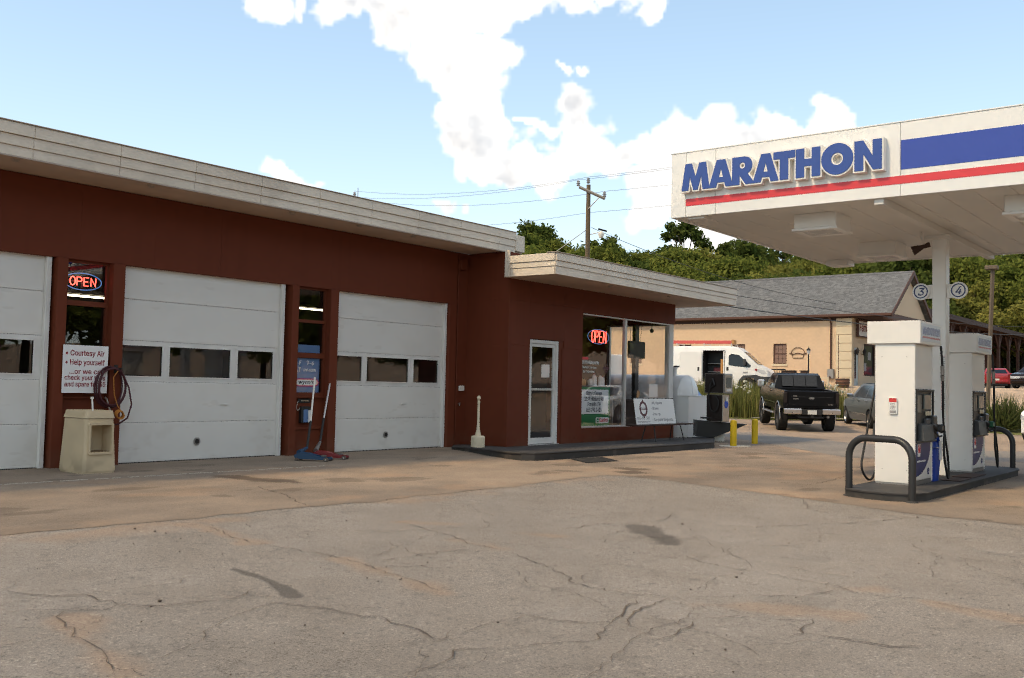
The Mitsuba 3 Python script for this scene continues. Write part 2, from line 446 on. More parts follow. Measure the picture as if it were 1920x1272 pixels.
mat('m_yellow', proc(lambda p, n, uv: mi.Color3f(.70, .47, .012) * (.78 + .3 * fbm(p.x * 6, p.y * 6, p.z * 6, 3))), .5)
mat('m_tank', (.74, .73, .70), .3, spec=.5)
mat('m_brown', (.085, .036, .022), .6)
mat('m_brown_dark', (.045, .022, .015), .7)


def stucco_c(p, n, uv):
    return mix((.66, .475, .315), (.60, .43, .28), fbm(p.x * .35, p.y * .35, p.z * .5, 4)) * (.94 + .1 * noise(p.x * 9, p.y * 9, p.z * 9))


mat('m_stucco', proc(stucco_c), .85, spec=.2)
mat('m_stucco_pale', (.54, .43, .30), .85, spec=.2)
mat('m_quoin', (.60, .50, .35), .8, spec=.2)


def shingle_c(p, n, uv):
    row = dr.floor(p.z / .085)
    col = p.y / .20 + cell_rand(row, 3, 1) * 7
    r = cell_rand(dr.floor(col), row, 5)
    seam = smoothstep(.16, .02, dr.abs(p.z / .085 - row - .06))
    c = mix((.112, .113, .114), (.178, .178, .178), r) * (.84 + .32 * fbm(p.y * 5, p.z * 14, 3.0, 2))
    return c * (1 - .25 * seam)


mat('m_shingle', proc(shingle_c), .92, spec=.15)
mat('m_metal_roof', (.30, .27, .25), .5)
mat('m_timber', proc(lambda p, n, uv: mix((.13, .045, .028), (.085, .035, .022), fbm(p.x * .9, p.z * 5, p.y * .9, 3))), .7)
mat('m_brick', proc(lambda p, n, uv: mix((.26, .15, .10), (.17, .095, .065), fbm(p.x * 2, p.z * 9, p.y * 2, 3))), .85)
mat('m_stone', proc(lambda p, n, uv: mix((.40, .32, .23), (.22, .17, .12), smoothstep(.4, .6, fbm(p.x * 2.4, p.y * 2.4, p.z * 4, 3)))), .85)
mat('m_window', (.030, .032, .036), .08, spec=.6)
mat('m_curtain', (.20, .12, .09), .5)
mat('m_pale_door', (.40, .45, .46), .5)
mat('m_iron', (.018, .016, .015), .6)
mat('m_pole', proc(lambda p, n, uv: mix((.17, .125, .075), (.10, .075, .05), fbm(p.x * 9, p.y * 9, p.z * .9, 3))), .9, spec=.2)
mat('m_pole_brown', (.13, .095, .065), .7)
mat('m_crossarm', (.27, .24, .20), .85)
mat('m_porcelain', (.30, .30, .31), .3)
mat('m_wire', (.05, .05, .05), .6)
mat('m_wire_pale', (.42, .41, .40), .5)
mat('m_car_white', (.74, .72, .68), .25, coat=.8)
mat('m_car_black', (.005, .005, .006), .22, spec=.16, coat=.12)
mat('m_car_grey', (.095, .100, .102), .32, spec=.4, coat=.4)
mat('m_car_red', (.33, .010, .014), .25, coat=1.0)
mat('m_car_brown', (.018, .011, .009), .25, spec=.3, coat=.4)
mat('m_car_blue', (.07, .14, .30), .25, coat=1.0)
mat('m_car_glass', (.006, .008, .011), .05, spec=.45)
mat('m_car_cladding', (.045, .046, .048), .6)
mat('m_tyre', (.022, .021, .020), .8, spec=.2)
mat('m_rim', (.45, .44, .43), .3, metal=.9)
mat('m_lamp_red', (.30, .012, .012), .2, coat=.6)
mat('m_lamp_clear', (.50, .50, .50), .12, spec=.7)
mat('m_lamp_orange', (.65, .16, .02), .2)
mat('m_plate', (.62, .60, .55), .5)
mat('m_ladder', (.62, .10, .085), .5)
mat('m_wood', proc(lambda p, n, uv: mix((.19, .085, .045), (.11, .05, .03), fbm(p.x * 4, p.y * 4, p.z * 12, 3))), .7)
mat('m_orangewood', (.45, .22, .07), .6)
mat('m_bark', (.07, .055, .042), .95, spec=.1)
for nm, c in dict(m_leaf=((.098, .130, .026), (.205, .215, .045)), m_leaf_dark=((.055, .084, .020), (.120, .142, .034)), m_leaf_light=((.165, .180, .038), (.310, .275, .070))).items():
    def leaf_c(p, n, uv, c=c):
        return mix(c[0], c[1], smoothstep(.25, .75, fbm(p.x * .35, p.y * .35, p.z * .35, 3)) * .7 + .3 * noise(p.x * 3.1, p.y * 3.1, p.z * 3.1))
    scene[nm] = {'type': 'principledthin', 'base_color': proc(leaf_c), 'roughness': .6, 'diff_trans': .7, 'spec_trans': 0.0, 'eta': 1.3}
scene['m_reed'] = {'type': 'principledthin', 'base_color': proc(lambda p, n, uv: mix((.10, .125, .028), (.25, .215, .075), noise(p.x * 5, p.y * 5, p.z * 1.2))), 'roughness': .7, 'diff_trans': .6, 'spec_trans': 0.0, 'eta': 1.3}
scene['m_bush'] = {'type': 'principledthin', 'base_color': proc(lambda p, n, uv: mix((.05, .075, .020), (.135, .135, .050), noise(p.x * 6, p.y * 6, p.z * 3))), 'roughness': .7, 'diff_trans': .6, 'spec_trans': 0.0, 'eta': 1.3}
mat('m_flower', (.55, .52, .40), .8)
scene['m_pane'] = {'type': 'thindielectric', 'int_ior': 1.52}


def glow(c):
    return {'emitter': {'type': 'area', 'radiance': {'type': 'rgb', 'value': list(map(float, c))}}}


# ------------------------------------------------------------------ the ground
def g(x, y):
    s = .788 * np.asarray(x, float) + .614 * np.maximum(np.asarray(y, float), -25)
    return np.interp(s, [0, 33, 37, 42, 48, 52, 57, 62, 85, 110, 125, 200, 260, 800], [0, 0, .08, .18, .66, .96, 1.66, 1.80, 2.0, 3.0, 4.4, 19.0, 24, 26])


def sheet(xs, ys, dz=0.0):
    x, y = np.meshgrid(xs, ys, indexing='ij')
    v = np.stack([x, y, g(x, y) + dz], -1).reshape(-1, 3)
    n, m = len(xs), len(ys)
    i, j = [q.ravel() for q in np.meshgrid(np.arange(n - 1), np.arange(m - 1), indexing='ij')]
    a = i * m + j
    return v, np.vstack([np.stack([a, a + m, a + m + 1], 1), np.stack([a, a + m + 1, a + 1], 1)])


def slab(poly, dz, step=1.5):
    """a polygon draped on the ground, dz above it"""
    p = Polygon(poly) if not hasattr(poly, 'exterior') else poly
    v, f = trimesh.creation.triangulate_polygon(p, engine='earcut')
    m = trimesh.Trimesh(np.c_[v, np.zeros(len(v))], f)
    if p.bounds[2] > 30:
        vv, ff = trimesh.remesh.subdivide_to_size(m.vertices, m.faces, step * 2.5, max_iter=14)
    else:
        vv, ff = m.vertices, m.faces
    vv = np.array(vv); ff = np.array(ff)
    nz = np.cross(vv[ff[:, 1]] - vv[ff[:, 0]], vv[ff[:, 2]] - vv[ff[:, 0]])[:, 2]
    ff = np.where((nz < 0)[:, None], ff[:, ::-1], ff)
    vv[:, 2] = g(vv[:, 0], vv[:, 1]) + dz
    return vv, ff


ax = np.concatenate([np.arange(-700, -40, 60), np.arange(-40, 90, 1.5), np.arange(90, 300, 10), np.arange(300, 901, 60)])
struct('asphalt_lot', sheet(ax, ax), 'm_asphalt')
bound = [(-45, 8.35), (2.2, 8.28), (4.29, 8.19), (5.20, 8.06), (5.91, 8.03), (6.88, 8.00), (7.70, 7.88), (8.62, 7.92), (10.02, 7.86), (12.05, 8.02), (12.60, 7.96), (12.68, 7.7), (12.55, 6.86), (12.10, 5.44), (11.70, 4.24), (11.28, 3.20), (11.2, 2.2), (11.0, -8)]
rag = []
for (x0, y0), (x1, y1) in zip(bound[:-1], bound[1:]):
    n = max(2, int(math.hypot(x1 - x0, y1 - y0) / .16)) if x0 > 0 else 2
    for k in range(n):
        t = k / n; rag.append((x0 + (x1 - x0) * t + rng.normal(0, .018), y0 + (y1 - y0) * t + rng.normal(0, .03)))
apron = Polygon(rag + [(11, -8), (34, -8), (31, 1), (20.6, 5.4), (19.95, 6.94), (23.4, 10.15), (27, 13.5), (27, 16), (-45, 16)])
struct('concrete_apron', slab(apron.buffer(0), .004), 'm_concrete')
struct('driveway', slab([(20.8, 5.3), (20.0, 6.94), (23.5, 10.15), (27.0, 13.6), (29.6, 13.4), (26.2, 9.2), (25.6, 5.5), (31, .6), (30.6, -3), (24, 2)], .004), 'm_drive')
struct('upper_lot', slab([(43.6, 24), (46.5, 20.2), (49.0, 17.6), (50.5, 15.0), (51, 11), (56, 4), (60, -6), (110, -6), (110, 60), (36, 60), (36, 34)], .02), 'm_upper')
hx = np.arange(40, 420, 6.0)
struct('wooded_hill', (lambda m: (m[0][:, :], m[1][(m[0][m[1]] @ np.array([.788, .614, 0])).mean(1) > 104]))(sheet(hx, np.arange(-160, 420, 6.0), .06)), 'm_hill', True)
struct('planting_bed', slab([(37.9, 16.7), (39.3, 15.6), (42.3, 13.5), (42.0, 11.2), (43.6, 10.6), (47.5, 12.5), (48.5, 16.4), (44.5, 22.5), (41.5, 25.5), (36.6, 26.5)], .012), 'm_grass_bed')

CR = [
[(2.91,6.16),(2.92,5.95),(3.02,5.73),(3.15,5.63),(3.16,5.53),(3.15,5.26),(3.29,5.05),(3.52,4.99),(3.76,4.95),(3.97,5.07)],
[(2.62,5.54),(2.75,5.50),(2.89,5.34),(3.04,5.19),(3.15,5.26)],
[(2.89,5.34),(2.74,5.07),(2.63,4.71),(2.59,4.45),(2.48,4.17),(2.40,4.00)],
[(5.37,7.49),(5.11,6.89),(5.04,6.48),(5.08,6.12),(5.08,5.74),(5.03,5.31),(4.93,4.91),(4.84,4.53),(4.70,4.19)],
[(3.78,4.72),(3.82,4.58),(3.90,4.29),(3.90,4.11),(3.96,3.98),(3.91,3.73),(3.86,3.53),(3.82,3.38),(3.93,3.30)],
[(3.22,3.12),(3.40,3.10),(3.54,3.11),(3.71,3.21),(3.83,3.12),(3.96,3.04)],
[(3.83,3.12),(3.68,2.99),(3.52,2.98)],
[(6.80,6.62),(6.67,6.26),(6.47,5.68),(6.25,5.20),(6.22,4.87)],
[(5.08,5.26),(5.52,5.17),(6.07,5.11)],
[(7.72,9.97),(7.43,9.06),(6.91,8.04)],
[(2.47,4.13),(2.51,4.05),(2.50,3.90)],
[(6.14,4.74),(5.92,4.27),(5.69,3.92),(5.50,3.72),(5.48,3.50),(5.46,3.29),(5.56,3.02)],
[(5.50,3.72),(5.30,3.69),(5.13,3.63)],
[(5.52,3.00),(5.70,2.87),(5.95,2.66),(6.16,2.44),(6.55,2.33)],
[(7.05,3.79),(6.82,3.44),(6.77,3.12),(6.76,2.83),(6.68,2.64),(6.67,2.40),(6.52,2.18),(6.56,2.03),(6.63,1.78),(6.54,1.55),(6.44,1.30),(6.41,1.20)],
[(5.41,3.16),(5.06,3.06),(4.79,2.97),(4.55,2.87),(4.32,2.80),(4.08,2.97),(3.96,3.04)],
[(5.56,3.02),(5.12,2.99),(4.84,2.91),(4.68,2.82)],
[(5.15,2.63),(4.99,2.58),(4.70,2.55),(4.55,2.59)],
[(11.71,4.60),(10.82,4.20),(10.56,3.83)],
[(8.75,4.42),(8.93,4.01),(9.29,3.79),(9.75,3.53),(10.20,3.32),(10.84,3.14),(11.23,2.97)],
[(5.18,2.64),(5.37,2.49),(5.49,2.22),(5.58,2.13),(5.24,2.05),(5.07,2.07)],
[(5.24,2.05),(5.28,1.84),(5.28,1.60),(5.45,1.42)],
[(4.58,3.52),(4.55,3.22),(4.65,3.02),(4.76,2.95)],
[(7.44,5.19),(7.95,5.18),(8.29,4.98),(8.82,4.87),(9.24,5.03)],
[(6.73,2.59),(7.08,2.58)],
[(13.08,5.26),(14.52,5.27),(15.67,5.43)],
]
cr = []


def crack(pts, w0, jag=.035):
    p = np.array(pts, float); q = [p[0]]
    for a, b in zip(p[:-1], p[1:]):
        n = max(2, int(np.linalg.norm(b - a) / .07))
        for k in range(1, n + 1):
            q.append(a + (b - a) * k / n + rng.normal(0, jag * .5, 2) * (k < n))
    q = np.array(q); t = np.gradient(q, axis=0); t /= np.linalg.norm(t, axis=1, keepdims=True) + 1e-9
    w = w0 * (.25 + 1.1 * rng.random(len(q))) * np.minimum(1, np.minimum(np.arange(len(q)) + .4, len(q) - .6 - np.arange(len(q))) / 3)
    nrm = np.stack([-t[:, 1], t[:, 0]], 1) * w[:, None] / 2
    v = np.vstack([q + nrm, q - nrm]); n = len(q); i = np.arange(n - 1)
    f = np.vstack([np.stack([i, i + n, i + n + 1], 1), np.stack([i, i + n + 1, i + 1], 1)])
    cr.append((np.c_[v, np.full(len(v), .0085)], f[:, ::-1]))
    return q


for c_ in CR:
    q = crack(c_, .0070 + .004 * rng.random())
    for _ in range(max(1, len(q) // 22)):      # side branches
        s0 = q[int(rng.integers(len(q)))]; an = rng.random() * 6.28; L = [s0]
        for k in range(int(rng.integers(3, 7))):
            an += rng.normal(0, .5); L.append(L[-1] + .16 * np.array([math.cos(an), math.sin(an)]))
        crack(L, .003)
for _ in range(44):                        # hairline cracks
    L = [np.array([rng.uniform(2.6, 11), rng.uniform(1.2, 7.4)])]; an = rng.random() * 6.28
    for k in range(int(rng.integers(5, 14))):
        an += rng.normal(0, .35); L.append(L[-1] + .22 * np.array([math.cos(an), math.sin(an)]))
    L = [q for q in L if q[1] < 7.8 and q[0] < 11.4]
    if len(L) > 2:
        crack(L, .0042)
part('asphalt_lot', 'crack', cat(*cr), 'm_crack', stuff=True)
peb = []
for _ in range(170):
    x, y = rng.uniform(2.2, 11.3), rng.uniform(1.2, 7.9); r = rng.uniform(.0025, .0065) * (1.8 if rng.random() < .06 else 1)
    peb.append(move(box(-r, r, -r * .7, r * .7, .002, .004 + r, r * .4), x, y, 0, rng.random() * 6.28))
k = fresh('gravel'); scene[k] = mikit.ply(cat(*peb), 'm_crack'); labels[k] = {'label': 'scattered dark pebbles and grit lying on the worn asphalt', 'category': 'gravel', 'kind': 'stuff'}
part('concrete_apron', 'caulk_line', cat(*[box(a, a + .10 + .2 * random.Random(int(a * 100)).random(), 11.95 - (a - 5.6) * .058 - .012, 11.95 - (a - 5.6) * .058 + .012, .002, .0085) for a in np.arange(3.0, 10.4, .22)]), 'm_caulk', stuff=True)

# ------------------------------------------------------------------ the garage and its shop
G = thing('garage_building', 'long low rust red service garage with cream fascia and white roll-up doors', 'garage')
YG, YF, ZF0, ZF1 = 13.706, 12.693, 4.09, 4.505
XL, XC = 1.4, 16.037                      # left end, inner corner with the shop


def garage_door(x0):
    x1 = x0 + 3.11
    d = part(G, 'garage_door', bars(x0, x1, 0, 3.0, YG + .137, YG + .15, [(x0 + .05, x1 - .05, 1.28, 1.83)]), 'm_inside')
    zs = [.012, .618, 1.243, 1.868, 2.493, 3.0]
    for k in range(5):
        a, b = zs[k], zs[k + 1] - .0035
        if k == 2:
            pz0, pz1 = 1.305, 1.812
            wx = [(x0 + .07, x0 + .87), (x0 + .96, x0 + 2.14), (x0 + 2.245, x0 + 3.02)]
            hole = [list(reversed([(p, pz0), (q, pz0), (q, pz1), (p, pz1)])) for p, q in wx]
            part(d, 'panel', ext([(x0, a), (x1, a), (x1, b), (x0, b)], YG + .10, YG + .135, 'xz', hole), 'm_white_trim')
            for p, q in wx:
                fr = [box(p, q, YG + .088, YG + .1, pz0, pz0 + .022), box(p, q, YG + .088, YG + .1, pz1 - .022, pz1), box(p, p + .022, YG + .088, YG + .1, pz0 + .022, pz1 - .022), box(q - .022, q, YG + .088, YG + .1, pz0 + .022, pz1 - .022)]
                part(d, 'window_frame', cat(*fr), 'm_white_trim')
                part(d, 'pane', pane_y(p, q, YG + .118, pz0, pz1), 'm_pane')
        else:
            part(d, 'panel', box(x0, x1, YG + .095 + .002 * (k % 2), YG + .133, a, b, .006), 'm_door')
    if x0 > 7:
        part(d, 'vent_ring', lathe([(.045, 0), (.075, 0), (.075, .012), (.045, .012)], (0, 0, 0), 20) if False else tf(lathe([(.040, .0), (.062, .0), (.062, .016), (.040, .016), (.040, .0)], (0, 0, 0), 20), [[1, 0, 0, x0 + 1.53], [0, 0, -1, YG + .096], [0, 1, 0, .30], [0, 0, 0, 1]]), 'm_steel_dull')
        part(d, 'vent_hole', cyl((x0 + 1.53, YG + .094, .30), (x0 + 1.53, YG + .08, .30), .041), 'm_black')
        part(d, 'handle', cat(box(x0 + 1.95, x0 + 2.1, YG + .075, YG + .095, .885, .90, .003)), 'm_white_trim')
    part(d, 'trim', cat(box(x1, x1 + .075, YG + .035, YG + .14, 0, 3.06, .008), box(x0 - .05, x1, YG + .04, YG + .14, 3.002, 3.058, .006), box(x0 - .075, x0 - .002, YG + .035, YG + .14, 0, 3.0, .008)), 'm_white_trim')
    part(d, 'bottom_seal', box(x0, x1, YG + .085, YG + .14, .001, .012), 'm_rubber')


DX = [3.83, 8.0, 12.25]
for x0 in DX:
    garage_door(x0)
# broken first door: a creased lower corner panel is only dirt there; the piers
PIER = [(7.055, 8.09), (11.27, 12.345)]
for i, (a, b) in enumerate(PIER):
    part(G, 'post', box(a, a + .15, YG - .06, YG + .16, 0, 2.985, .006), 'm_red')
    part(G, 'post', box(b - .19, b, YG - .06, YG + .16, 0, 2.985, .006), 'm_red')
    w0, w1 = a + .15, b - .19
    ws = [(2.40, 2.95), (1.075, 2.325)] if i == 0 else [(2.405, 2.95), (1.81, 2.35), (1.10, 1.72)]
    W = part(G, 'window', box(w0, w1, YG + .075, YG + .16, 2.95, 2.985), 'm_red_trim')
    holes = [(w0 + .015, w1 - .03, p, q) for p, q in ws]
    z0 = min(p for p, q in ws) - .06
    part(W, 'frame', bars(w0, w1, z0, 2.965, YG + .07, YG + .13, holes), 'm_red_trim')
    for p, q in ws:
        part(W, 'pane', pane_y(w0 + .01, w1 - .02, YG + .10, p - .005, q + .005), 'm_pane')
    part(W, 'sill', box(w0, w1, YG + .03, YG + .13, z0 - .035, z0 - .002, .006), 'm_red_trim')
    part(G, 'spandrel', box(w0, w1, YG + .09, YG + .15, 0, z0 - .037), 'm_red')
    if i:
        part(G, 'moulding', box(w0, w1, YG + .065, YG + .088, .44, .49, .006), 'm_red_trim')
part(G, 'post', box(XL, DX[0] - .08, YG, YG + .16, 0, 2.985), 'm_red')
part(G, 'post', box(15.44, 15.66, YG - .03, YG + .16, 0, 2.985, .006), 'm_red')
part(G, 'wall', box(15.66, XC, YG + .002, YG + .16, 0, 4.085), 'm_red')
part(G, 'conduit', cat(cyl((15.70, YG - .025, .1), (15.70, YG - .025, 4.05), .014, n=8)), 'm_red_trim')
part(G, 'junction_box', box(15.80, 15.95, YG - .04, YG, 1.17, 1.28, .006), 'm_offwhite')
part(G, 'tap', cat(cyl((15.80, YG - .06, .90), (15.80, YG, .90), .012, n=8), cyl((15.79, YG - .06, .90), (15.77, YG - .07, .86), .01, n=8), box(15.78, 15.83, YG - .05, YG - .04, .915, .925)), 'm_steel_dull')
part(G, 'outlet_box', box(15.70, 15.88, YG - .10, YG, 3.72, 3.94, .01), 'm_red_trim')
# header above the doors: sheet panels four feet wide with open seams
part(G, 'wall', box(XL, 15.66, YG + .02, YG + .16, 2.985, 4.085), 'm_red_trim')
hp = part(G, 'header', box(XL, 15.66, YG + .012, YG + .02, 3.0, 4.085), 'm_red_trim')
for x in np.arange(XL, 15.6, 1.2):
    part(hp, 'panel', box(x + .0005, min(x + 1.1995, 15.66), YG + .0012 * rng.random(), YG + .0115, 2.987, 4.083, .001), 'm_red')
# side and back
part(G, 'wall', box(XL, XL + .16, YG + .16, 24, 0, 4.085), 'm_red')
part(G, 'wall', box(XL, 16.2, 24, 24.16, 0, 4.085), 'm_red')
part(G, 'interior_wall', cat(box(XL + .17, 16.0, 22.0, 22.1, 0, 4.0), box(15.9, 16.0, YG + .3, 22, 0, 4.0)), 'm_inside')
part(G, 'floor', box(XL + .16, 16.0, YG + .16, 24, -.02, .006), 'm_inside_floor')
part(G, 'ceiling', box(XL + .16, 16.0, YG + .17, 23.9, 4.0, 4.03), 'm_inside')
part(G, 'roof', box(XL - .4, 16.4, YF + .06, 24.4, 4.12, 4.44), 'm_steel_dull')
part(G, 'soffit', box(XL - .4, 16.62, YF + .03, YG + .01, 4.092, 4.118), 'm_soffit')
for x in (6.05, 8.0, 10.6, 12.1, 13.5):
    part(G, 'soffit_light', lathe([(.0, -.03), (.045, -.03), (.05, 0), (.055, 0.003)], (x, YF + .22, 4.089), 14), 'm_cream_edge')


def fascia(x0, x1, yf, z0, z1, zs, first, side=False):
    """three lapped courses of cream cladding board, butt joints every four feet; side: the board faces -X and runs along Y"""
    F = part(G, 'fascia', box(x0, x1, yf + .02, yf + .05, z0 + .01, z1 - .01) if not side else box(yf + .02, yf + .05, x0, x1, z0 + .01, z1 - .01), 'm_cream_edge')
    st = np.arange(first, x1, 1.204)
    cuts = [x0] + [s for s in st if x0 + .1 < s < x1 - .1] + [x1]
    for k, (a, b) in enumerate(zip(zs[:-1], zs[1:])):
        pr = [0, .012, .03][k]; jx = .0035
        for p, q in zip(cuts[:-1], cuts[1:]):
            prof = [(0, a + .004), (-pr * 0 - .012 - pr, a + .004), (-.004 - pr, b - .004), (0, b - .004)]
            prof = [(u + yf + .021, v) for u, v in prof]
            if not side:
                m = ext(prof, p + jx, q - jx, 'yz')
            else:
                m = ext(prof, p + jx, q - jx, 'xz')
            part(F, 'board', m, 'm_cream')
    return F


zs = [4.088, 4.217, 4.358, 4.515]
F0 = fascia(XL - .4, 16.36, YF, 4.088, 4.515, zs, 6.17 - 4.816)
part(F0, 'cap', box(XL - .4, 16.36, YF - .035, YF + .2, 4.516, 4.530, .004), 'm_cream_edge')
part(F0, 'end_cap', box(16.362, 16.66, YF - .012, YF + .9, 4.13, 4.47, .008), 'm_cream')
part(F0, 'drip_edge', box(XL - .4, 16.36, YF - .004, YF + .02, 4.070, 4.087), 'm_cream_edge')
# the shop wing
YO, XO2, ZS = 12.578, 23.10, 3.52
S = part(G, 'shop_wall', cat(box(XC, XC + .12, YO + .02, YG + .1, .0, 4.08), box(XC + .12, 16.80, YO + .02, YO + .14, 0, 3.5), box(17.96, 18.78, YO + .02, YO + .14, 0, 3.5), box(16.80, 17.96, YO + .02, YO + .14, 2.31, 3.5),
         box(18.78, XO2, YO + .02, YO + .14, 3.0, 3.5), box(18.78, XO2, YO + .02, YO + .14, 0, .37), box(XO2 - .12, XO2, YO + .14, 14.6, 3.0, 3.5), box(XO2 - .12, XO2, YO + .14, 14.6, 0, .37), box(XO2 - .12, XO2, 14.6, 20, 0, 3.5), box(XC, XO2, 20, 20.12, 0, 3.5)), 'm_red_trim')


def cladding(x0, x1, z0, z1):
    part(S, 'panel', box(x0 + .001, x1 - .001, YO + .0015 * rng.random(), YO + .021, z0 + .001, z1 - .001, .0015), 'm_red')


zr = [.045, 1.235, 2.155, 3.085, 3.54]
for a, b in zip(zr[:-1], zr[1:]):
    part(S, 'panel', box(XC - .001, XC + .02, YO + .001, YO + .56, a + .002, b - .002, .002), 'm_red')
    part(S, 'panel', box(XC - .001, XC + .02, YO + .564, YG - .001, a + .002, b - .002, .002), 'm_red')
for a, b in ((3.54, 4.07),):
    part(S, 'panel', box(XC - .001, XC + .02, YO + .001, YG - .001, a + .002, b, .002), 'm_red')
    part(S, 'panel', box(XC + .022, 16.36, YO, YO + .021, a + .002, b, .002), 'm_red')
for a, b in zip(zr[:-1], zr[1:]):
    cladding(XC + .021, 16.78, a, b)
    if a > 2.1:
        cladding(16.78, 18.04, max(a, 2.315), b)
    cladding(18.04 if a > 2.1 else 17.98, 18.78, a, b)
for x in np.arange(18.78, XO2, 1.08):
    cladding(x, x + 1.08, 3.0, 3.54)
    cladding(x, x + 1.08, .045, .365)
part(S, 'corner_trim', box(XC - .012, XC + .012, YO - .012, YO + .012, .05, 3.53), 'm_red_trim')
part(S, 'header_return', box(XO2 - .001, XO2 + .018, YO, 14.6, 3.0, 3.53), 'm_red')
# its door
D = part(G, 'shop_door', cat(box(16.80, 16.86, YO + .03, YO + .12, .06, 2.30, .006), box(17.80, 17.875, YO + .03, YO + .12, .06, 2.30, .006), box(16.86, 17.80, YO + .03, YO + .12, 2.22, 2.30, .006)), 'm_white_trim')
part(D, 'leaf', bars(16.865, 17.795, .075, 2.215, YO + .05, YO + .095, [(16.925, 17.72, .20, 1.21), (16.925, 17.72, 1.26, 2.15)]), 'm_white_trim')
part(D, 'pane', pane_y(16.92, 17.725, YO + .07, .195, 1.215), 'm_pane')
part(D, 'pane', pane_y(16.92, 17.725, YO + .07, 1.255, 2.155), 'm_pane')
part(D, 'handle', cat(tube([(17.66, YO + .05, 1.33), (17.66, YO + .0, 1.33), (17.66, YO + .0, 1.62), (17.66, YO + .05, 1.62)], .011), box(16.93, 17.70, YO + .015, YO + .035, 1.225, 1.25, .004)), 'm_alu')
part(D, 'threshold', box(16.80, 17.88, YO - .03, YO + .12, .045, .062, .004), 'm_alu')
part(D, 'jamb', cat(box(17.885, 17.975, YO + .022, YO + .12, .05, 2.31), box(16.785, 16.798, YO + .0215, YO + .12, .05, 2.31)), 'm_red_trim')
# its corner window
Wn = part(G, 'shop_window', cat(box(18.785, XO2 - .02, YO + .02, YO + .10, .372, .415, .006), box(18.785, XO2 - .02, YO + .03, YO + .10, 2.965, 2.998, .006), box(20.66, 20.745, YO + .02, YO + .11, .416, 2.964, .006)), 'm_alu', label='large plate glass corner window of the shop')
part(Wn, 'corner_post', box(22.86, 23.08, YO + .02, YO + .16, .375, 2.998, .006), 'm_white_trim')
part(Wn, 'back_post', box(22.62, 22.80, YO + .9, YO + 1.0, .375, 2.998), 'm_black')
part(Wn, 'pane', pane_y(18.79, 20.67, YO + .055, .41, 2.97), 'm_pane')
part(Wn, 'pane', pane_y(20.735, 22.87, YO + .055, .41, 2.97), 'm_pane')
part(Wn, 'pane', (np.array([[XO2 - .06, YO + .16, .41], [XO2 - .06, 14.6, .41], [XO2 - .06, 14.6, 2.97], [XO2 - .06, YO + .16, 2.97]]), np.array([[0, 1, 2], [0, 2, 3]])), 'm_pane')
part(Wn, 'side_frame', cat(box(XO2 - .10, XO2 - .02, YO + .16, 14.6, .372, .412), box(XO2 - .10, XO2 - .02, YO + .16, 14.6, 2.965, 2.998), box(XO2 - .10, XO2 - .02, 14.52, 14.6, .41, 2.96)), 'm_alu')
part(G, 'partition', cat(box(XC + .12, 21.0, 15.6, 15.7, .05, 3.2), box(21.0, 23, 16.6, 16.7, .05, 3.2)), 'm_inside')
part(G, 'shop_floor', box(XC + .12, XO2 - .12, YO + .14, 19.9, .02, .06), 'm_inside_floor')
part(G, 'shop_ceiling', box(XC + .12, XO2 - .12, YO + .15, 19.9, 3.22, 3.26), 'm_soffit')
part(G, 'shop_roof', box(XC + .1, 23.9, 11.33, 20.4, 3.56, 3.86), 'm_steel_dull')
part(G, 'shop_soffit', box(15.87, 24.02, 11.30, YO + .02, 3.525, 3.552), 'm_soffit')
part(G, 'shop_soffit', box(XO2 + .02, 24.02, YO + .021, 20.4, 3.525, 3.552), 'm_soffit')
for x in (18.3, 20.9):
    part(G, 'soffit_light', lathe([(.0, -.03), (.045, -.03), (.05, 0), (.055, .003)], (x, 11.55, 3.523), 14), 'm_cream_edge')
z2 = [3.525, 3.690, 3.800, 3.955]
F1 = fascia(15.86, 24.04, 11.285, 3.525, 3.955, z2, 17.06)
F2 = fascia(11.31, 12.44, 15.853, 3.525, 3.955, z2, 30, True)
part(F2, 'corner_trim', box(15.835, 15.87, 12.442, 12.56, 3.525, 4.07, .004), 'm_cream')
part(F1, 'cap', box(15.82, 24.06, 11.25, 11.50, 3.956, 3.970, .004), 'm_cream_edge')
part(F1, 'end_return', box(24.02, 24.06, 11.30, 20.4, 3.525, 3.95), 'm_cream')
# raised entrance step
st = Polygon([(15.66, 13.68), (15.05, 13.19), (14.75, 12.47), (14.27, 11.62), (13.86, 10.75), (13.80, 10.48), (13.95, 10.30), (14.35, 10.245), (17, 10.17), (20.43, 10.085), (24.4, 12.05), (24.4, 12.53), (23.2, 12.53), (16.0, 12.55), (16.0, 13.68)]).buffer(-.05).buffer(.05)
sv, sf = ext(st, 0, .125, 'xy')
sv = sv.copy(); top = sv[:, 2] > .1
sv[top, 2] = np.interp(sv[top, 1], [10.1, 12.6, 13.7], [.13, .05, .045])
K = thing('entrance_step', 'low black painted concrete step with rounded end along the shop front', 'step')
scene[K] = mikit.ply((sv, sf), 'm_step')
part(K, 'nosing', tube([(15.0, 13.12, .05), (14.73, 12.47, .085), (14.25, 11.62, .108), (13.84, 10.75, .128), (13.80, 10.5, .13), (13.95, 10.31, .13), (14.35, 10.25, .13), (17, 10.175, .13), (20.4, 10.095, .13)], .022, 6), 'm_step')

# ------------------------------------------------------------------ things along the garage front
def panel_y(name, x0, x1, z0, z1, y, m, label, cat_, t=.006, r=0):
    k = thing(name, label, cat_)
    scene[k] = mikit.ply(ext(rrect(x0, x1, z0, z1, r) if r else [(x0, z0), (x1, z0), (x1, z1), (x0, z1)], y, y + t), m)
    return k


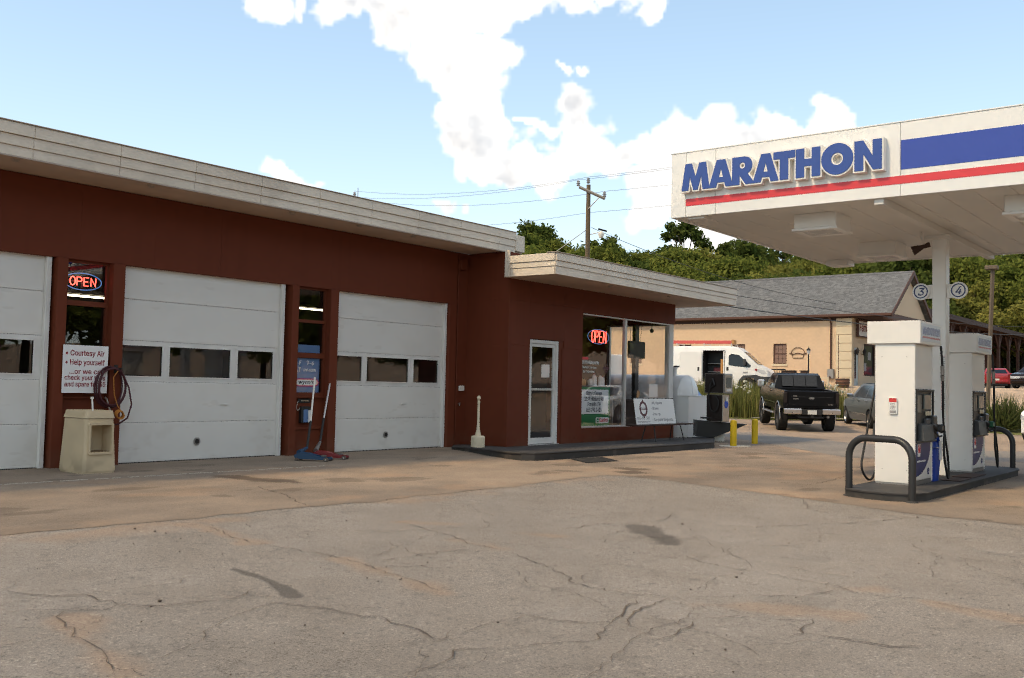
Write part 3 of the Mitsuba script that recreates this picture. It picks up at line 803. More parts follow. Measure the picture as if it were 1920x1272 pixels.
s = panel_y('courtesy_air_sign', 7.165, 7.848, 1.063, 1.748, YG - .085, 'm_paper', 'white courtesy air sign with dark red lettering fixed over the pier window', 'sign', .008)
L1 = [('• Courtesy Air', 7.205, 1.600, .074, .585), ('• Help yourself', 7.205, 1.468, .074, .59), ('...or we can', 7.265, 1.338, .068, .53), ('check your tires', 7.20, 1.252, .066, .61), ('and spare for $5', 7.20, 1.158, .066, .62)]
for t, x, z, h, w in L1:
    part(s, 'text_line', on_y(text(t, h, True, w), x, YG - .0855, z), 'm_print_red')

# windshield service bin
B = thing('service_bin', 'beige plastic windscreen service bin with a square opening in front', 'bin')
bx0, bx1, by0, by1 = 6.955, 7.435, 12.575, 13.24


def taper(x0, x1, y0, y1, z0, z1, i0, i1, rad=.05):
    a = cs(rrect(x0 + i0, x1 - i0, y0 + i0, y1 - i0, rad))
    lo, hi = m3.Manifold.extrude(a, .002).translate((0, 0, z0)), None
    c = cs(rrect(x0 + i1, x1 - i1, y0 + i1, y1 - i1, rad))
    hi = m3.Manifold.extrude(c, .002).translate((0, 0, z1 - .002))
    return m3.Manifold.batch_hull([lo, hi])


body = taper(bx0, bx1, by0, by1, .03, .735, 0, .035)
cavity = m3.Manifold.cube((.30, .30, .37)).translate((7.04, by0 - .06, .285))
part(B, 'body', man(body - cavity), 'm_beige', 25)
part(B, 'base', man(taper(bx0 + .01, bx1 - .01, by0 + .01, by1 - .01, 0, .032, 0, 0)), 'm_beige', 25)
lid = taper(bx0 - .0, bx1 - .0, by0, by1, .742, .845, .022, .045)
part(B, 'lid', man(lid - taper(bx0 + .09, bx1 - .09, by0 + .09, by1 - .09, .80, .86, 0, 0)), 'm_beige', 25)
part(B, 'tray', box(7.045, 7.335, by0 + .03, by0 + .235, .288, .30), 'm_beige_in')
rim = ext(rrect(7.015, 7.365, .26, .68, .03), by0 + .0, by0 + .055, 'xz')
rm = m3.Manifold.extrude(cs(rrect(7.012, 7.368, .258, .682, .03)), .07) - m3.Manifold.extrude(cs(rrect(7.042, 7.338, .288, .652, .02)), .3).translate((0, 0, -.1))
v, f = man(rm); part(B, 'rim', (np.stack([v[:, 0], by0 - .012 + v[:, 2], v[:, 1]], -1), f[:, ::-1]), 'm_beige', 25)
part(B, 'squeegee', cat(cyl((7.30, 13.0, .78), (7.335, 13.10, 1.00), .011, n=8), box(7.315, 7.355, 13.085, 13.115, .99, 1.02, .004)), 'm_offwhite')
# coiled air hose
H = thing('air_hose', 'coiled dark maroon air hose hanging on the pier post beside the service bin', 'hose')
loops = []
for k in range(5):
    cx, cz, rx, rz = 7.90 + rng.normal(0, .02), 1.155 + rng.normal(0, .015), .215 + rng.normal(0, .018), .275 + rng.normal(0, .02)
    for t in np.linspace(0, 2 * np.pi, 26)[:-1]:
        loops.append((cx + rx * math.cos(t + 1.57), YG - .10 - .018 * k + .006 * math.sin(3 * t), cz + rz * math.sin(t + 1.57)))
loops += [(8.0, YG - .2, 1.40), (8.13, YG - .2, 1.15), (8.185, YG - .2, .90), (8.13, YG - .19, .70), (8.0, YG - .17, .61), (7.92, YG - .14, .60)]
part(H, 'coil', tube(loops, .0125, 7), 'm_hose', True)
part(H, 'hook', cat(cyl((7.99, YG - .24, 1.43), (7.99, YG - .05, 1.42), .012, n=8), box(7.96, 8.02, YG - .066, YG - .06, 1.36, 1.48)), 'm_black')
o = [(7.96 + .055 * math.cos(t) + .012 * math.sin(t * .13), YG - .22 - .0022 * t, .77 + .055 * math.sin(t) - .0006 * t) for t in np.linspace(0, 44, 150)]
part(H, 'yellow_coil', tube(o + [(7.96, YG - .2, .88), (7.90, YG - .2, 1.05), (7.88, YG - .2, 1.30), (7.97, YG - .18, 1.41)], .0065, 6), 'm_orange', True, label='small orange yellow coiled hose')
part(H, 'chuck', cat(cyl((7.83, YG - .12, .975), (7.89, YG - .12, .80), .014, n=8), cyl((7.83, YG - .12, .975), (7.80, YG - .13, 1.00), .02, .014, n=8)), 'm_steel')


def neon(key, cx, cz, y, w, h, stretch, label, slant=0):
    N = thing(key, label, 'neon sign')
    e = [(cx + w / 2 * math.cos(t), y, cz + h / 2 * math.sin(t)) for t in np.linspace(0, 2 * np.pi, 40)]
    sc = .70 * w / 4.1; lh = h * stretch
    x0 = cx - 4.1 * sc / 2 + .0
    S = {'O': [[(.42 + .40 * math.cos(t), .5 + .5 * math.sin(t)) for t in np.linspace(0, 2 * np.pi, 22)]], 'P': [[(0, 0), (0, 1), (.5, 1), (.7, .88), (.74, .75), (.7, .6), (.5, .48), (0, .48)]],
         'E': [[(.72, 0), (0, 0), (0, 1), (.72, 1)], [(0, .52), (.6, .52)]], 'N': [[(0, 0), (0, 1), (.75, 0), (.75, 1)]]}
    tubes = []
    for i, ch in enumerate('OPEN'):
        for st_ in S[ch]:
            tubes.append(tube([(x0 + (i * 1.08 + px) * sc + slant * pz * lh, y - .012, cz - lh / 2 + pz * lh) for px, pz in st_], .0085 if w < .7 else .012, 6))
    part(N, 'lettering', cat(*tubes), 'm_red_vinyl', **glow((1.2, .09, .06)))
    part(N, 'ring', tube(e, .007, 6, closed=True), 'm_blue', **glow((.018, .042, .09)))
    part(N, 'backing', cat(box(cx - w * .4, cx + w * .4, y + .02, y + .03, cz - .012, cz + .012), box(cx - .012, cx + .012, y + .02, y + .03, cz - h * .4, cz + h * .4)), 'm_black')
    return N


neon('open_sign', 7.555, 2.69, YG + .18, .58, .245, .50, 'red neon open sign in a blue ring behind the first pier window')
neon('open_sign', 19.74, 2.505, YO + .20, .92, .34, .80, 'larger red neon open sign in the shop window', .06)
for (x0, x1, y, z) in ((8.85, 10.1, 17.0, 2.74), (13.2, 14.95, 17.0, 2.90), (5.2, 6.4, 18.5, 3.3)):
    k = thing('fluorescent_lamp', {8.85: 'long fluorescent tube glowing behind the first pier window', 13.2: 'long fluorescent tube glowing behind the second pier window', 5.2: 'fluorescent tube hanging deep inside the leftmost bay'}[x0], 'lamp')
    part(k, 'tube', cyl((x0, y, z), (x1, y, z), .019, n=8), 'm_paper', **glow((.9, .8, .55)))
    part(k, 'housing', cat(box(x0 - .03, x1 + .03, y - .06, y + .06, z + .035, z + .09), cyl((x0 + .1, y, z + .09), (x0 + .1, y, 4.0), .006, n=6), cyl((x1 - .1, y, z + .09), (x1 - .1, y, 4.0), .006, n=6)), 'm_steel_dull')

# opening hours on the second pier window
hs = panel_y('opening_hours_film', 11.425, 12.066, 1.105, 1.715, YG + .112, 'm_film', 'blue window film with white opening hours in the second pier window', 'window sign', .003)
part(hs, 'upper_band', box(11.425, 12.066, YG + .112, YG + .115, 1.815, 1.955), 'm_film')
for t, h, w, sl, x, z in (('M-F', .072, .205, 0, 11.43, 1.592), ('7-6', .075, .16, 0, 11.762, 1.592), ('SAT', .075, .205, 0, 11.428, 1.468), ('7AM-NOON', .045, .285, .15, 11.682, 1.480)):
    part(hs, 'text', on_y(text(t, h, True, w, sl), x, YG + .0985, z), 'm_paper')
w = thing('oil_brand_sticker', 'lozenge shaped pink and peach sticker at the foot of the second pier window', 'sticker')
lo = [(11.47, 1.28), (11.53, 1.345), (11.60, 1.353), (11.94, 1.353), (12.02, 1.335), (12.062, 1.28), (12.02, 1.225), (11.94, 1.208), (11.60, 1.208), (11.53, 1.215)]
scene[w] = mikit.ply(ext(lo, YG + .096, YG + .0995), 'm_magenta')
pl = Polygon(lo)
part(w, 'field', cat(ext(pl.buffer(-.018), YG + .0935, YG + .0965)), 'm_peach')
part(w, 'centre', cat(ext(rrect(11.54, 11.99, 1.237, 1.324, .035), YG + .0915, YG + .094)), 'm_paper')
part(w, 'lettering', on_y(text("wynn's", .060, True, .36, .18), 11.575, YG + .0912, 1.258), 'm_print_dark')
# key drop and clip box under it
kd = thing('key_drop_slot', 'black key drop slot plate on the red panel under the second pier window', 'mail slot')
scene[kd] = mikit.ply(box(11.565, 11.845, YG + .07, YG + .089, .915, .992, .004), 'm_black')
part(kd, 'flap', box(11.63, 11.80, YG + .06, YG + .072, .945, .965, .003), 'm_steel')
fb = thing('form_box', 'small black and blue form box hanging under the key drop slot', 'box')
part(fb, 'body', box(11.60, 11.845, YG + .0, YG + .088, .56, .855, .012), 'm_black')
part(fb, 'blue_face', box(11.635, 11.735, YG - .012, YG - .001, .575, .80, .003), 'm_film')
part(fb, 'sheet', box(11.74, 11.825, YG - .014, YG - .001, .575, .79), 'm_paper')
part(fb, 'cord', tube([(11.60, YG + .05, .83), (11.55, YG + .06, .78), (11.54, YG + .07, .86), (11.57, YG + .075, .95)], .004, 6, 5), 'm_offwhite')


def jack(px, py, rz, color, label, top, mid, low):
    J = thing('floor_jack', label, 'floor jack')
    P = lambda m: move(m, px, py, 0, rz, .84)      # noqa: E731   local: +x is the front (saddle) end
    prof = [(-.34, .05), (-.36, .12), (-.24, .17), (-.08, .155), (.15, .10), (.34, .075), (.36, .045), (.2, .035)]
    for s_ in (-1, 1):
        part(J, 'side_plate', P(ext(prof, s_ * .095 - .006, s_ * .095 + .006)), color)
    part(J, 'cover', P(ext([(-.34, .11), (-.25, .172), (-.08, .158), (.05, .12), (.05, .105), (-.3, .08)], -.088, .088)), color)
    part(J, 'lift_arm', P(ext([(-.1, .10), (.22, .105), (.24, .085), (-.1, .06)], -.05, .05)), color)
    part(J, 'saddle', P(lathe([(0, .10), (.055, .10), (.06, .125), (.035, .125), (0, .115)], (.20, 0, 0), 14)), 'm_steel_dull')
    part(J, 'axle', P(cyl((.30, -.17, .045), (.30, .17, .045), .014, n=8)), 'm_steel')
    for s_ in (-1, 1):
        part(J, 'wheel', P(cyl((.30, s_ * .115, .045), (.30, s_ * .165, .045), .045)), 'm_caster', 30)
        part(J, 'caster', P(cyl((-.30, s_ * .105, .033), (-.30, s_ * .14, .033), .033)), 'm_caster', 30)
    r0 = P(np.array([[-.30, 0, .16]]) if False else (np.array([[-.30, 0, .16]]), np.zeros((0, 3), int)))[0][0]
    top, mid, low = (np.array(q, float) for q in (top, mid, low))
    part(J, 'handle_socket', cyl(r0, low, .042, .022), 'm_steel_dull' if color == 'm_jackred' else color, 30)
    part(J, 'grip', cyl(low, mid, .021, .021), 'm_rubber', 30)
    part(J, 'handle', cyl(mid, top, .0165, .0165), 'm_offwhite' if color == 'm_jackblue' else 'm_alu', 30)


jack(10.87, 12.52, -1.05, 'm_jackblue', 'dark blue floor jack with a long pale handle leaning on the pier', (11.74, 13.55, 1.37), (11.32, 13.14, .62), (11.08, 12.93, .19))
jack(11.36, 12.66, -.95, 'm_jackred', 'red floor jack beside the blue one with a steel handle', (12.12, 13.58, 1.265), (11.70, 13.24, .66), (11.45, 13.03, .27))
# the blue one's black grip runs on the visible lower half of its handle
A = thing('ash_receptacle', 'cream cigarette receptacle with a slender neck on the shop step', 'ash bin')
part(A, 'base', lathe([(0, 0), (.135, 0), (.14, .01), (.14, .22), (.125, .245), (.06, .255), (0, .255)], (15.18, 12.62, .05), 26), 'm_ash', 30)
part(A, 'neck', lathe([(.06, .25), (.05, .30), (.032, .38), (.026, .48), (.023, .88), (.03, .90), (.03, .92), (.022, .93), (.022, .955), (.036, .975), (.040, 1.0), (.030, 1.03), (0, 1.045)], (15.18, 12.62, .05), 20), 'm_ash', 35)
for a in (0, 1, 2):
    part(A, 'cigarette_slot', cat(*[box(15.045, 15.05, 12.60, 12.64, .16 + .035 * a, .168 + .035 * a)]), 'm_black')
single('door_mat', cat(slab([(14.30, 9.46), (15.17, 9.36), (15.75, 10.06), (14.86, 10.16)], .012), slab([(14.27, 9.43), (15.18, 9.33), (15.79, 10.09), (14.84, 10.19)], .006)), 'm_black_mat', 'thin black rubber mat lying before the shop step', 'door mat')
# bench with the leaning sign board
BN = thing('bench', 'low dark wooden bench with splayed metal legs outside the shop window', 'bench')
part(BN, 'seat', box(19.25, 21.95, 11.36, 11.70, .455, .485, .006), 'm_brown_dark')
for x, sx in ((20.05, -1), (21.30, 1)):
    for y, sy in ((11.42, -1), (11.64, 1)):
        part(BN, 'leg', cyl((x, y, .455), (x + .05 * sx, y + .08 * sy, .09), .013, n=8), 'm_black')
SG = thing('service_board', 'white service board with a round maroon emblem leaning above the bench', 'sign')
tilt = lambda m: (np.stack([m[0][:, 0], m[0][:, 1] + (m[0][:, 2] - .49) * .16, m[0][:, 2]], -1), m[1])      # noqa: E731
bx = 19.47
part(SG, 'board', tilt(box(bx, bx + 1.84, 11.53, 11.545, .488, 1.075)), 'm_paper')
part(SG, 'frame', tilt(cat(box(bx - .015, bx + 1.855, 11.525, 11.55, 1.075, 1.092), box(bx + 1.84, bx + 1.856, 11.525, 11.55, .488, 1.075))), 'm_black')
ring = Point(bx + .37, .84).buffer(.175, quad_segs=12)
part(SG, 'emblem', tilt(cat(ext(ring.difference(Point(bx + .37, .84).buffer(.12, quad_segs=12)), 11.526, 11.53), ext(rrect(bx + .25, bx + .49, .815, .868, .01), 11.5255, 11.53), *[cyl((bx + .37 + .175 * math.cos(t), 11.526, .84 + .19 * math.sin(t)), (bx + .37 + .175 * math.cos(t), 11.53, .84 + .19 * math.sin(t)), .024, n=8) for t in (1.57, 4.71)])), 'm_maroon')
part(SG, 'emblem_lettering', tilt(cat(on_y(text("KIRBY'S", .038, True, .20), bx + .27, 11.5253, .825))), 'm_paper')
part(SG, 'phone_number', tilt(cat(on_y(text('615-791-1425', .062, True, .56), bx + .06, 11.5295, .60))), 'm_print_grey')
part(SG, 'web_address', tilt(cat(on_y(text('KIRBYSGARAGE.COM', .032, True, .56), bx + .06, 11.5295, .53))), 'm_print_grey')
part(SG, 'service_list', tilt(cat(*[on_y(text(t, .064, True, w_), bx + .74, 11.5295, z) for t, z, w_ in (('-A/C Service', .945, .52), ('-Brakes', .82, .33), ('-Tune-up', .69, .38), ('-Computer Diagnostic', .555, .98))])), 'm_print_grey')
# poster inside the shop window
PO = thing('garage_poster', 'green and white address poster in the lower left of the shop window', 'poster')
scene[PO] = mikit.ply(box(18.80, 20.10, YO + .084, YO + .090, .41, 1.315), 'm_poster_green')
part(PO, 'white_field', box(18.80, 20.03, YO + .078, YO + .0835, .69, 1.255), 'm_paper')
for t, w_, z in (("Kirby's Garage", .66, 1.125), ('2199 Hillsboro Rd', .80, .995), ('Franklin TN', .54, .87), ('615 791 1425', .64, .74)):
    part(PO, 'text_line', on_y(text(t, .092, True, w_), 19.41 - w_ / 2, YO + .0765, z), 'm_print_dark')
part(PO, 'label_field', ext(rrect(19.50, 20.06, .47, .61, .03), YO + .078, YO + .0835), 'm_paper')
part(PO, 'label_lettering', on_y(text('Castrol', .085, True, .38, .1), 19.64, YO + .0765, .505), 'm_red_vinyl')
part(PO, 'label_mark', ext(Point(19.58, .54).buffer(.048).difference(sbox(19.555, .53, 19.64, .55)), YO + .0735, YO + .0775), 'm_poster_green')
wl = thing('window_lettering', 'white address lettering and red bar on the shop glass above the poster', 'window lettering')
for t, h, w_, x, z in (('2199 Hillsboro Rd', .075, .70, 18.84, 1.845), ('Mon-Fri   7am-6pm', .045, .56, 18.88, 1.745), ('Sat   7AM-NOON', .045, .46, 18.90, 1.645)):
    part(wl, 'text_line', on_y(text(t, h, True, w_), x, YO + .054, z), 'm_paper')
part(wl, 'red_bar', box(18.80, 19.10, YO + .050, YO + .0545, 1.94, 2.0), 'm_red_vinyl')
rg = Point(19.86, 1.76).buffer(.10, quad_segs=10)
part(wl, 'emblem', cat(ext(rg.difference(Point(19.86, 1.76).buffer(.07)), YO + .051, YO + .054), box(19.73, 19.99, YO + .051, YO + .054, 1.73, 1.79)), 'm_maroon')
sh = thing('window_shelf', 'narrow display shelf behind the poster in the shop window', 'shelf')
scene[sh] = mikit.ply(cat(box(18.79, 20.5, YO + .12, YO + .5, 1.325, 1.345), box(18.8, 18.84, YO + .2, YO + .4, .06, 1.325), box(20.4, 20.44, YO + .2, YO + .4, .06, 1.325)), 'm_shelf')
for i, (x, h, r, m) in enumerate([(18.84, .30, .045, 'm_paper'), (18.93, .22, .05, 'm_paper'), (19.18, .20, .06, 'm_orangewood'), (19.30, .17, .055, 'm_orangewood'), (19.57, .18, .06, 'm_paper'), (19.74, .30, .06, 'm_paper'), (20.0, .28, .05, 'm_paper'), (20.1, .24, .05, 'm_paper')]):
    nm = ['tall white bottle first from the red wall on the window shelf', 'short white jug second on the window shelf', 'amber bottle third on the window shelf', 'smaller amber bottle fourth on the window shelf', 'stubby white jar fifth on the window shelf', 'tallest white bottle sixth on the window shelf', 'white bottle seventh on the window shelf', 'white bottle at the mullion end of the window shelf'][i]
    k = thing('bottle', nm, 'bottle', 'bottles on the window shelf')
    part(k, 'body', lathe([(0, 0), (r, 0), (r, h * .7), (r * .45, h * .85), (r * .4, h * .9)], (x, YO + .3, 1.346), 12), m, 30)
    part(k, 'cap', lathe([(r * .42, h * .9), (r * .42, h), (0, h)], (x, YO + .3, 1.346), 10), 'm_print_red' if m == 'm_paper' else 'm_black')
mo = thing('monitor', 'black monitor hanging on two wires in the corner window', 'monitor')
part(mo, 'case', box(21.45, 22.2, YO + .36, YO + .44, 2.07, 2.50, .012), 'm_black')
part(mo, 'wire', cyl((21.55, YO + .4, 2.5), (21.45, YO + .4, 3.2), .006, n=6), 'm_wire')
part(mo, 'wire', cyl((22.0, YO + .4, 2.5), (22.15, YO + .4, 3.2), .006, n=6), 'm_wire')
cm = thing('webcam', 'small black camera hanging at the top of the corner window', 'camera')
part(cm, 'ball', cat(tri(trimesh.creation.icosphere(2, .055)) if False else lathe([(0, -.055), (.038, -.04), (.055, 0), (.038, .04), (0, .055)], (22.42, YO + .3, 2.80), 12)), 'm_black', 40)
part(cm, 'stem', cyl((22.42, YO + .3, 2.85), (22.42, YO + .3, 3.22), .01, n=6), 'm_black')
nt = thing('paper_notice', 'small white paper notice stuck low on the corner glass', 'notice')
scene[nt] = mikit.ply(box(21.95, 22.38, YO + .085, YO + .088, 1.09, 1.43), 'm_paper')
yt = thing('ribbon_sticker', 'yellow striped sticker low on the corner glass', 'sticker')
scene[yt] = mikit.ply(ext([(21.34, 1.07), (21.42, 1.05), (21.52, 1.20), (21.44, 1.26), (21.36, 1.24)], YO + .085, YO + .088), 'm_orangewood')
ct = thing('counter', 'dark counter standing inside the corner window', 'counter')
scene[ct] = mikit.ply(cat(box(20.9, 22.6, YO + .5, YO + 1.0, .06, .98), box(20.85, 22.65, YO + .46, YO + 1.04, .98, 1.02)), 'm_brown_dark')
rk = thing('snack_rack', 'rack of coloured packets seen through the shop door', 'rack')
part(rk, 'frame', cat(*[box(17.2, 18.6, 14.0, 14.4, z, z + .02) for z in (.3, .7, 1.1, 1.5)], box(17.2, 17.22, 14, 14.4, .06, 1.7), box(18.58, 18.6, 14, 14.4, .06, 1.7)), 'm_black')
part(rk, 'packet', cat(*[box(17.25 + .13 * i, 17.35 + .13 * i, 14.02, 14.2, z + .02, z + .2) for z in (.3, .7, 1.1) for i in range(10)]), 'm_orangewood', stuff=True)
dn = thing('door_notice', 'white notice sheet stuck on the shop door glass', 'notice')
scene[dn] = mikit.ply(box(17.32, 17.62, YO + .085, YO + .088, 1.50, 1.78), 'm_paper')

# ------------------------------------------------------------------ the fuel canopy
CX0, CX1, CY0, CY1, CZ0, CZ1 = 12.692, 18.92, -5.6, 7.005, 3.785, 4.735
CN = thing('fuel_canopy', 'big cream fuel canopy with blue and red bands over the pump island', 'canopy')
joints = [7.005, 6.764, 6.298, 3.762, .35, -2.9, CY0]
for a, b in zip(joints[1:], joints[:-1]):
    part(CN, 'fascia_panel', box(CX0, CX0 + .04, a + .003, b - .003, CZ0, CZ1 - .02, .003), 'm_canopy')
    part(CN, 'fascia_panel', box(CX1 - .04, CX1, a + .003, b - .003, CZ0, CZ1 - .02, .003), 'm_canopy')
for x in np.linspace(CX0 + .042, CX1 - .042, 5)[:-1]:
    w_ = (CX1 - CX0 - .084) / 4
    part(CN, 'fascia_panel', box(x + .002, x + w_ - .002, CY1 - .04, CY1, CZ0, CZ1 - .02, .003), 'm_canopy')
    part(CN, 'fascia_panel', box(x + .002, x + w_ - .002, CY0, CY0 + .04, CZ0, CZ1 - .02, .003), 'm_canopy')
part(CN, 'cap', cat(box(CX0 - .01, CX1 + .01, CY0 - .01, CY1 + .01, CZ1 - .018, CZ1, .004)), 'm_canopy')
part(CN, 'roof', box(CX0 + .05, CX1 - .05, CY0 + .05, CY1 - .05, CZ1 - .2, CZ1 - .1), 'm_steel_dull')
pk = part(CN, 'soffit', box(CX0 + .045, CX1 - .045, CY0 + .045, CY1 - .045, CZ0 + .05, CZ0 + .06), 'm_deck')
for y in np.arange(CY0 + .05, CY1 - .3, .405):
    part(pk, 'plank', box(CX0 + .045, CX1 - .045, y + .003, min(y + .402, CY1 - .045), CZ0 + .022, CZ0 + .049, .004), 'm_deck')
part(CN, 'beam', box(CX0 + .05, CX1 - .05, 3.98, 4.10, CZ0 - .075, CZ0 + .02, .006), 'm_deck')
part(CN, 'beam', box(CX0 + .05, CX1 - .05, -2.7, -2.58, CZ0 - .075, CZ0 + .02, .006), 'm_deck')
part(CN, 'blue_band', box(CX0 - .006, CX0 - .001, CY0 + .2, 3.755, 4.117, 4.490), 'm_blue')
part(CN, 'red_band', box(CX0 - .006, CX0 - .001, CY0 + .2, 6.760, 3.938, 4.040), 'm_red_vinyl')
part(CN, 'bracket', box(12.75, 13.0, 6.5, 6.75, CZ0 - .03, CZ0 + .02, .004), 'm_deck')
# letters: heavy slanted capitals drawn as outlines on a unit height
P_ = Polygon
LET = {
    'M': P_([(0, 0), (.15, 1), (.42, 1), (.575, .50), (.73, 1), (1.0, 1), (1.15, 0), (.87, 0), (.81, .50), (.66, 0), (.49, 0), (.34, .50), (.28, 0)]),
    'A': P_([(0, 0), (.32, 1), (.66, 1), (.98, 0), (.68, 0), (.63, .17), (.35, .17), (.30, 0)], [[(.405, .36), (.575, .36), (.49, .68)]]),
    'R': union_all([P_([(0, 0), (0, 1), (.29, 1), (.29, 0)]), rrect(.05, .78, .36, 1, .30), sbox(.0, .36, .4, 1), P_([(.22, .44), (.52, .0), (.88, 0), (.54, .48)])]).difference(rrect(.29, .50, .58, .79, .09)),
    'T': P_([(.24, 0), (.24, .74), (0, .74), (0, 1), (.80, 1), (.80, .74), (.55, .74), (.55, 0)]),
    'H': P_([(0, 0), (0, 1), (.30, 1), (.30, .63), (.57, .63), (.57, 1), (.87, 1), (.87, 0), (.57, 0), (.57, .38), (.30, .38), (.30, 0)]),
    'O': affinity.scale(Point(.55, .5).buffer(.55, quad_segs=14), 1, .965).difference(Point(.55, .5).buffer(.21, quad_segs=10)),
    'N': P_([(0, 0), (0, 1), (.30, 1), (.61, .46), (.61, 1), (.91, 1), (.91, 0), (.62, 0), (.30, .54), (.30, 0)]),
}
ADV = {'M': 1.15, 'A': .95, 'R': .83, 'T': .80, 'H': .88, 'O': 1.11, 'N': .92}


def wordmark(s='MARATHON', h=1.0, width=None, slant=0.0):
    """[(letter, outline)] laid out along +x, height h"""
    out, x = [], 0.0
    for i, ch in enumerate(s):
        if ch == 'A':
            x -= .06
        if ch == 'T':
            x -= .16
        out.append((ch, affinity.translate(LET[ch], x, 0))); x += ADV[ch] + (.03 if ch != 'A' else -.01)
    k = (width / x) if width else h
    return [(c, affinity.affine_transform(p, [k, slant * h, 0, h, 0, 0])) for c, p in out]


for ch, p in wordmark(h=.385, width=2.83):
    p = p.simplify(.001)
    back = p.buffer(.020, join_style=2, mitre_limit=2)
    mir = lambda q: affinity.affine_transform(q, [-1, 0, 0, 1, 6.768, 4.135])      # noqa: E731   reads along -Y
    L = part(CN, 'letter', ext(mir(back), CX0 - .115, CX0 - .004, 'yz'), 'm_letter_edge')
    part(L, 'face', ext(mir(p), CX0 - .124, CX0 - .1155, 'yz'), 'm_blue_letter')
# column with its sign arms
part(CN, 'column', box(15.72, 15.92, 3.985, 4.185, .10, CZ0 - .076, .008), 'm_canopy')
part(CN, 'column_head', box(15.58, 16.06, 3.90, 4.27, CZ0 - .13, CZ0 - .077, .006), 'm_deck')
part(CN, 'column', box(15.72, 15.92, -2.74, -2.54, .0, CZ0 - .076, .008), 'm_canopy')
part(CN, 'cable', tube([(15.5, 4.28, 3.76), (15.45, 4.27, 3.70), (15.46, 4.25, 3.6), (15.5, 4.22, 3.56)], .012, 6, 5), 'm_deck')
for n_, cy, lab in (('3', 4.348, 'round white sign numbered three on the arm left of the canopy column'), ('4', 3.811, 'round white sign numbered four on the arm right of the canopy column')):
    k = thing('pump_number_sign', lab, 'sign')
    part(k, 'disc', tf(lathe([(0, 0), (.125, 0), (.13, .006), (.13, .03), (.125, .036), (0, .036)], (0, 0, 0), 36), [[0, 0, -1, 15.755], [0, 1, 0, cy], [1, 0, 0, 2.872], [0, 0, 0, 1]]), 'm_canopy', 30)
    part(k, 'ring', ext(affinity.translate(Point(0, 0).buffer(.104, quad_segs=14).difference(Point(0, 0).buffer(.086, quad_segs=14)), cy, 2.872), 15.714, 15.7185, 'yz'), 'm_navy')
    t_ = text(n_, .112, True, .085, .22)
    part(k, 'numeral', on_x(t_, 15.7185, cy + .047, 2.816), 'm_navy')
    ya, yb = (4.186, cy - .06) if cy > 4.1 else (cy + .06, 3.984)
    part(k, 'arm', box(15.757, 15.80, min(ya, yb), max(ya, yb), 2.765, 2.975, .004), 'm_canopy')
nk = thing('price_strip', 'narrow red bordered notice strip running down the canopy column', 'notice')
scene[nk] = mikit.ply(box(15.712, 15.717, 3.992, 4.045, 1.08, 1.885), 'm_paper')
part(nk, 'border', cat(box(15.709, 15.7125, 4.042, 4.047, 1.08, 1.885), box(15.709, 15.7125, 3.992, 4.042, 1.88, 1.886)), 'm_red_pale')
part(nk, 'lettering', cat(*[box(15.709, 15.7125, 3.995 + .01 * rng.random(), 4.025, z, z + (.012 if z > 1.3 or z < 1.22 else .02)) for z in np.arange(1.10, 1.86, .028)]), 'm_print_grey', stuff=True)
sp = thing('horn_speaker', 'dark horn loudspeaker hanging under the canopy beside the column', 'loudspeaker')
part(sp, 'horn', cyl((15.50, 4.24, 3.535), (15.47, 4.40, 3.47), .028, .075, 16), 'm_brown_dark', 30)
part(sp, 'driver', cyl((15.515, 4.16, 3.56), (15.50, 4.24, 3.535), .04, .035), 'm_brown_dark', 30)
LP = [(13.70, 5.13, 'canopy light nearest the letters on the fascia'), (16.76, 5.25, 'canopy light beyond the first, nearest the far edge above the pumps'), (13.74, 2.42, 'canopy light at the right edge of the photo'), (16.76, 2.45, 'canopy light on the street side of the column')]
for x, y, lab in LP:
    k = thing('canopy_light', 'square box ' + lab, 'light', 'square lights under the canopy')
    part(k, 'housing', box(x - .30, x + .30, y - .30, y + .30, 3.60, 3.806, .008), 'm_canopy')
    part(k, 'trim', bars(x - .325, x + .325, y - .325, y + .325, 3.565, 3.60, [(x - .25, x + .25, y - .25, y + .25)]) if False else cat(box(x - .325, x + .325, y - .325, y - .23, 3.562, 3.599, .006), box(x - .325, x + .325, y + .23, y + .325, 3.562, 3.599, .006), box(x - .325, x - .23, y - .229, y + .229, 3.562, 3.599, .006), box(x + .23, x + .325, y - .229, y + .229, 3.562, 3.599, .006)), 'm_canopy')
    part(k, 'lens', box(x - .229, x + .229, y - .229, y + .229, 3.585, 3.597), 'm_lamp_clear')
k = thing('junction_box', 'flat square junction box under the far left corner of the canopy soffit', 'box')
scene[k] = mikit.ply(box(18.36, 18.76, 6.40, 6.80, 3.70, 3.806, .006), 'm_canopy')

# ------------------------------------------------------------------ the pump island
IS = thing('pump_island', 'raised black pump island with rounded ends under the canopy', 'pump island')
iy0, iy1 = 3.462, 4.43
ip = Polygon([(12.75, iy0), (18.1, iy0), (18.5, 3.55), (18.6, 3.8), (18.6, 4.15), (18.5, 4.36), (18.1, iy1), (12.85, iy1), (12.52, 4.36), (12.40, 4.12), (12.36, 3.85), (12.45, 3.58)]).buffer(.1).buffer(-.1)
part(IS, 'kerb', ext(ip, 0, .085, 'xy'), 'm_step')
part(IS, 'top', ext(ip.buffer(.018), .086, .104, 'xy'), 'm_step')
for x0, x1, y0, y1 in ((14.78, 15.40, 3.56, 3.82), (15.55, 16.4, 3.58, 3.86)):
    k = part(IS, 'cover_plate', box(x0, x1, y0, y1, .1045, .116, .004), 'm_brown_dark')


